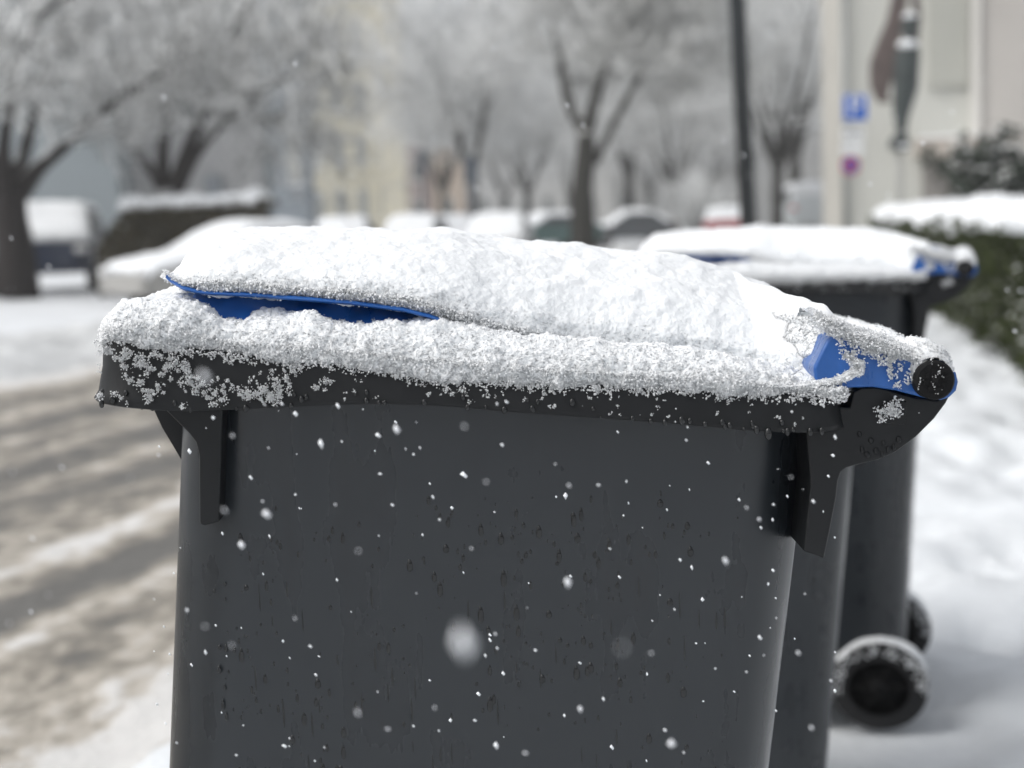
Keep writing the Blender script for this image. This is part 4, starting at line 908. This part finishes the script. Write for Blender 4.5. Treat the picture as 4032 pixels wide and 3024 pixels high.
# ================================================================== CARS
M_TIN = mat('car_glass', (.06, .07, .075), .2)
M_LAMP = mat('lamp_glass', (.6, .6, .6), .2); M_TAIL = mat('tail_lamp_red', (.5, .015, .02), .3)
def car(loc, rz, paint, label, L=4.3, Wd=1.78, H=1.46, kind='hatch', snow=1.0, group='cars parked along the street'):
    o = empty('parked_car', loc, label, 'car', group); o.rotation_euler = (0, 0, rz)
    if kind == 'van': prof_ = [(-.5, .28), (-.5, .60), (-.485, .66), (-.36, .74), (-.24, .97), (-.20, 1.0), (.44, 1.0), (.485, .93), (.5, .6), (.5, .28)]
    elif kind == 'estate': prof_ = [(-.5, .26), (-.505, .50), (-.47, .62), (-.26, .70), (-.10, .96), (-.04, 1.0), (.34, .98), (.46, .72), (.5, .66), (.5, .28)]
    else: prof_ = [(-.5, .24), (-.505, .46), (-.46, .58), (-.24, .66), (-.08, .94), (.0, 1.0), (.24, .98), (.42, .72), (.5, .64), (.5, .26)]
    pr_ = np.array(prof_)*np.array([L, H]); k = len(pr_); t_ = np.linspace(0, k-1, (k-1)*5+1); sp = np.stack([np.interp(t_, range(k), pr_[:, 0]), np.interp(t_, range(k), pr_[:, 1])], 1); sp = smooth(sp, 2)
    def sec(w_, sx=1, lift=0):
        out = []
        for x, z in sp:
            tum = 1-.17*np.clip((z-.62*H)/(.38*H), 0, 1); out.append((x*sx, w_*tum, z))
        return np.array(out)
    rows = [sec(-Wd/2*.96, .985), sec(-Wd/2), sec(-Wd/4), sec(0), sec(Wd/4), sec(Wd/2), sec(Wd/2*.96, .985)]
    G = np.array(rows); G[2:5, :, 2] += .02*H*np.array([.8, 1, .8])[:, None]
    mb = MB(); mb.grid(G); n2 = G.shape[1]; mb.add(G[0], [tuple(range(n2))]); mb.add(G[-1], [tuple(range(n2))[::-1]])
    mb.box((0, 0, .26*H+.02), (L*.94, Wd*.92, .14)); mb.obj('body', paint, o, None, True)
    def side_win(s):
        zb, zt = .70*H, .93*H; xs_ = {'van': (-.25, .44), 'estate': (-.18, .40), 'hatch': (-.16, .30)}[kind]
        a = [(xs_[0]*L-.1, zb), (xs_[0]*L+.45, zt), (xs_[1]*L-.12, zt), (xs_[1]*L+.1, zb)]
        A = np.array([(x, s*(Wd/2*(1-.17*np.clip((z-.62*H)/(.38*H), 0, 1))+.004), z) for x, z in a]); B_ = A.copy(); B_[:, 1] -= s*.03
        mb = MB(); mb.extrude(A, B_); mb.obj('side_window', M_TIN, o)
    side_win(1); side_win(-1)
    for x_, z_, nm, mt in ((-.5, .50, 'headlight', M_LAMP), (.495, .60, 'tail_light', M_TAIL)):
        for s in (1, -1): mb = MB(); mb.ell((x_*L, s*Wd*.39, z_*H), (.06, .17, .09)); mb.obj(nm, mt, o, None, True)
    for x_ in (-.31, .31):
        for s in (1, -1):
            mb = MB(); mb.tube([(x_*L, s*(Wd/2-.20), .31), (x_*L, s*(Wd/2+.005), .31)], .31, 22); wh = mb.obj('wheel', M_RUB, o, None)
            mb = MB(); mb.tube([(x_*L, s*(Wd/2-.02), .31), (x_*L, s*(Wd/2+.015), .31)], [.2, .19], 18); mb.obj('rim', mat('alloy', (.3, .3, .31), .4) if 'alloy' not in bpy.data.materials else bpy.data.materials['alloy'], wh)
    # snow lying over bonnet, screens and roof
    n0 = 5 if snow >= 1 else 14; S_ = sp[n0:len(sp)-8]; rows = []
    wl = np.linspace(-1, 1, 21)
    for w_ in wl:
        th_ = .085*(1-abs(w_)**6)*H/1.46; r_ = []
        for x, z in S_:
            tum = 1-.17*np.clip((z-.62*H)/(.38*H), 0, 1); r_.append((x, w_*Wd/2*tum*1.0, z+th_+.015))
        rows.append(r_)
    G = np.array(rows); G = G+np.array([0, 0, 1.])*(.03*fbm(G+np.array(loc), .4, 3, 2))[..., None]
    mb = MB(); mb.grid(G); mb.add(G[:, 0]*1, []); lo = G.copy(); lo[..., 2] -= .10; mb.grid(lo)
    I = np.arange(G.shape[0]*G.shape[1]).reshape(G.shape[:2]); nG = I.size
    def skirt(e0): return [(a, b_, b_+nG, a+nG) for a, b_ in zip(e0[:-1], e0[1:])]
    mb2 = MB(); fc = [tuple(q) for q in gridfaces(*G.shape[:2])]+[tuple(q+nG) for q in gridfaces(*G.shape[:2])]
    for e in (I[0], I[-1], I[:, 0], I[:, -1]): fc += skirt(list(e))
    mb2.add(np.concatenate([G.reshape(-1, 3), lo.reshape(-1, 3)]), fc); mb2.obj('snow_cover', M_SNOWFAR, o, None, True)
    return o
def cpaint(n, c): return mat(n, c, .3, .6)
def gpos(px_, Y): return (float(P(px_, 850, Y)[0]), Y, -.09)
car(gpos(215, 34), math.radians(101), cpaint('navy_paint', (.02, .03, .06)), 'tall snow-covered van facing the camera beside the leaning tree', 4.6, 1.95, 1.95, 'van')
car((float(P(925, 850, 25)[0]), 25, -.14), math.radians(40), cpaint('grey_beige_paint', (.35, .34, .32)), 'snow-covered hatchback parked in front of the brown hedge', 4.25, 1.8, 1.40)
car(gpos(1350, 46), math.radians(88), cpaint('silver_paint', (.4, .42, .44)), 'snowy car in front of the cream apartment block', H=1.5)
car(gpos(1630, 48), math.radians(84), cpaint('grey_paint', (.25, .27, .28)), 'snowy estate car under the corner of the cream building', L=4.6, H=1.5, kind='estate')
car(gpos(1775, 56), math.radians(86), cpaint('pale_paint', (.45, .47, .49)), 'snowy car below the peach house, partly hidden by its neighbour', H=1.5)
car(gpos(1960, 44), math.radians(84), cpaint('white_paint', (.6, .61, .62)), 'white snowy car just left of the middle tree', H=1.45)
car(gpos(2150, 60), math.radians(30), cpaint('teal_paint', (.06, .13, .12)), 'dark teal car directly left of the middle tree trunk', H=1.5, kind='estate', snow=.5)
car(gpos(2475, 62), math.radians(5), cpaint('dark_grey_paint', (.08, .09, .1)), 'snow-roofed car seen side on, right of the middle tree', H=1.5, L=2.6*1.4)
car(gpos(2862, 56), math.radians(-98), cpaint('red_tail_paint', (.35, .03, .04)), 'red car with snowy roof and rear window left of the lamp post', H=1.45, snow=1)
car(gpos(3175, 62), math.radians(-95), cpaint('van_white', (.62, .66, .68)), 'pale van right of the lamp post beside the beige wall', 4.8, 2.0, 2.3, 'van')

# ================================================================== FALLING SNOW
C, R_ = [], []
def flake(px_, py_, Y, r): C.append(P(px_, py_, Y)); R_.append(r)
fx = np.random.default_rng(12)
for k in range(150):                                         # crisp flakes just before the near bin
    flake(fx.uniform(600, 3300), fx.uniform(1580, 3020), fx.uniform(1.02, 1.20), fx.uniform(.0005, .0011)*(1.5 if fx.random() < .15 else 1))
for k in range(28): flake(fx.uniform(600, 3300), fx.uniform(1650, 3020), fx.uniform(.75, 1.0), fx.uniform(.0006, .0010))
for x, y, Y, r in [(1822, 2533, .42, .0026), (1052, 2025, .85, .0022), (950, 2145, .92, .002), (1265, 1745, 1.0, .002), (1560, 1690, .92, .002), (2450, 2550, .5, .0008), (1490, 1715, 1.05, .0019), (1165, 1630, 1.08, .0018), (1830, 1872, 1.1, .0018), (2645, 2930, .8, .002), (2285, 2790, .9, .0018), (1955, 2935, 1.0, .0018), (2855, 2205, .9, .0017), (2235, 2290, .85, .0019), (800, 1480, .6, .0019)]: flake(x, y, Y, r)
for k in range(230): Yf = fx.uniform(1.9, 8); flake(fx.uniform(0, 4032), fx.uniform(0, 3024), Yf, fx.uniform(.0018, .0028)*(Yf/3)**.5)
C = np.array(C); R_ = np.array(R_); n = len(C)
ax = np.array([.45, 0, -.85])+fx.normal(0, .25, (n, 3)); ax /= np.linalg.norm(ax, axis=1)[:, None]
v = OCT[None]*R_[:, None, None]*(1+fx.uniform(-.3, .3, (n, 6, 1))); st_ = 1+fx.uniform(.2, 1.2, n)
V = v+ax[:, None]*(np.einsum('nki,ni->nk', v, ax)*(st_-1)[:, None])[..., None]+C[:, None]
M_FLAKE = mat('snowflake', (.9, .92, .95), .6, .2); bb = M_FLAKE.node_tree.nodes['Principled BSDF']; bb.inputs['Subsurface Weight'].default_value = 0
fs = mesh_obj('falling_snow', V.reshape(-1, 3), (OCTF[None]+6*np.arange(n)[:, None, None]).reshape(-1, 3), M_FLAKE); fs['kind'] = 'stuff'; fs['label'] = 'white snowflakes falling in front of the bins and along the street'; fs['category'] = 'snowflakes'

# ================================================================== HAZE
mb = MB(); mb.box((0, 285, 13), (642, 634, 30)); hz = mb.obj('haze', mat('tmp', (1, 1, 1)))
m = bpy.data.materials.new('haze_air'); m.use_nodes = True; t = m.node_tree; t.nodes.clear(); ou = t.nodes.new('ShaderNodeOutputMaterial'); pvn = t.nodes.new('ShaderNodeVolumePrincipled')
pvn.inputs['Color'].default_value = (.93, .94, .95, 1); pvn.inputs['Density'].default_value = .0022; t.links.new(pvn.outputs[0], ou.inputs['Volume'])
hz.data.materials.clear(); hz.data.materials.append(m); hz['kind'] = 'stuff'; hz['label'] = 'pale snowy air that fades the far street and trees'; hz['category'] = 'haze'
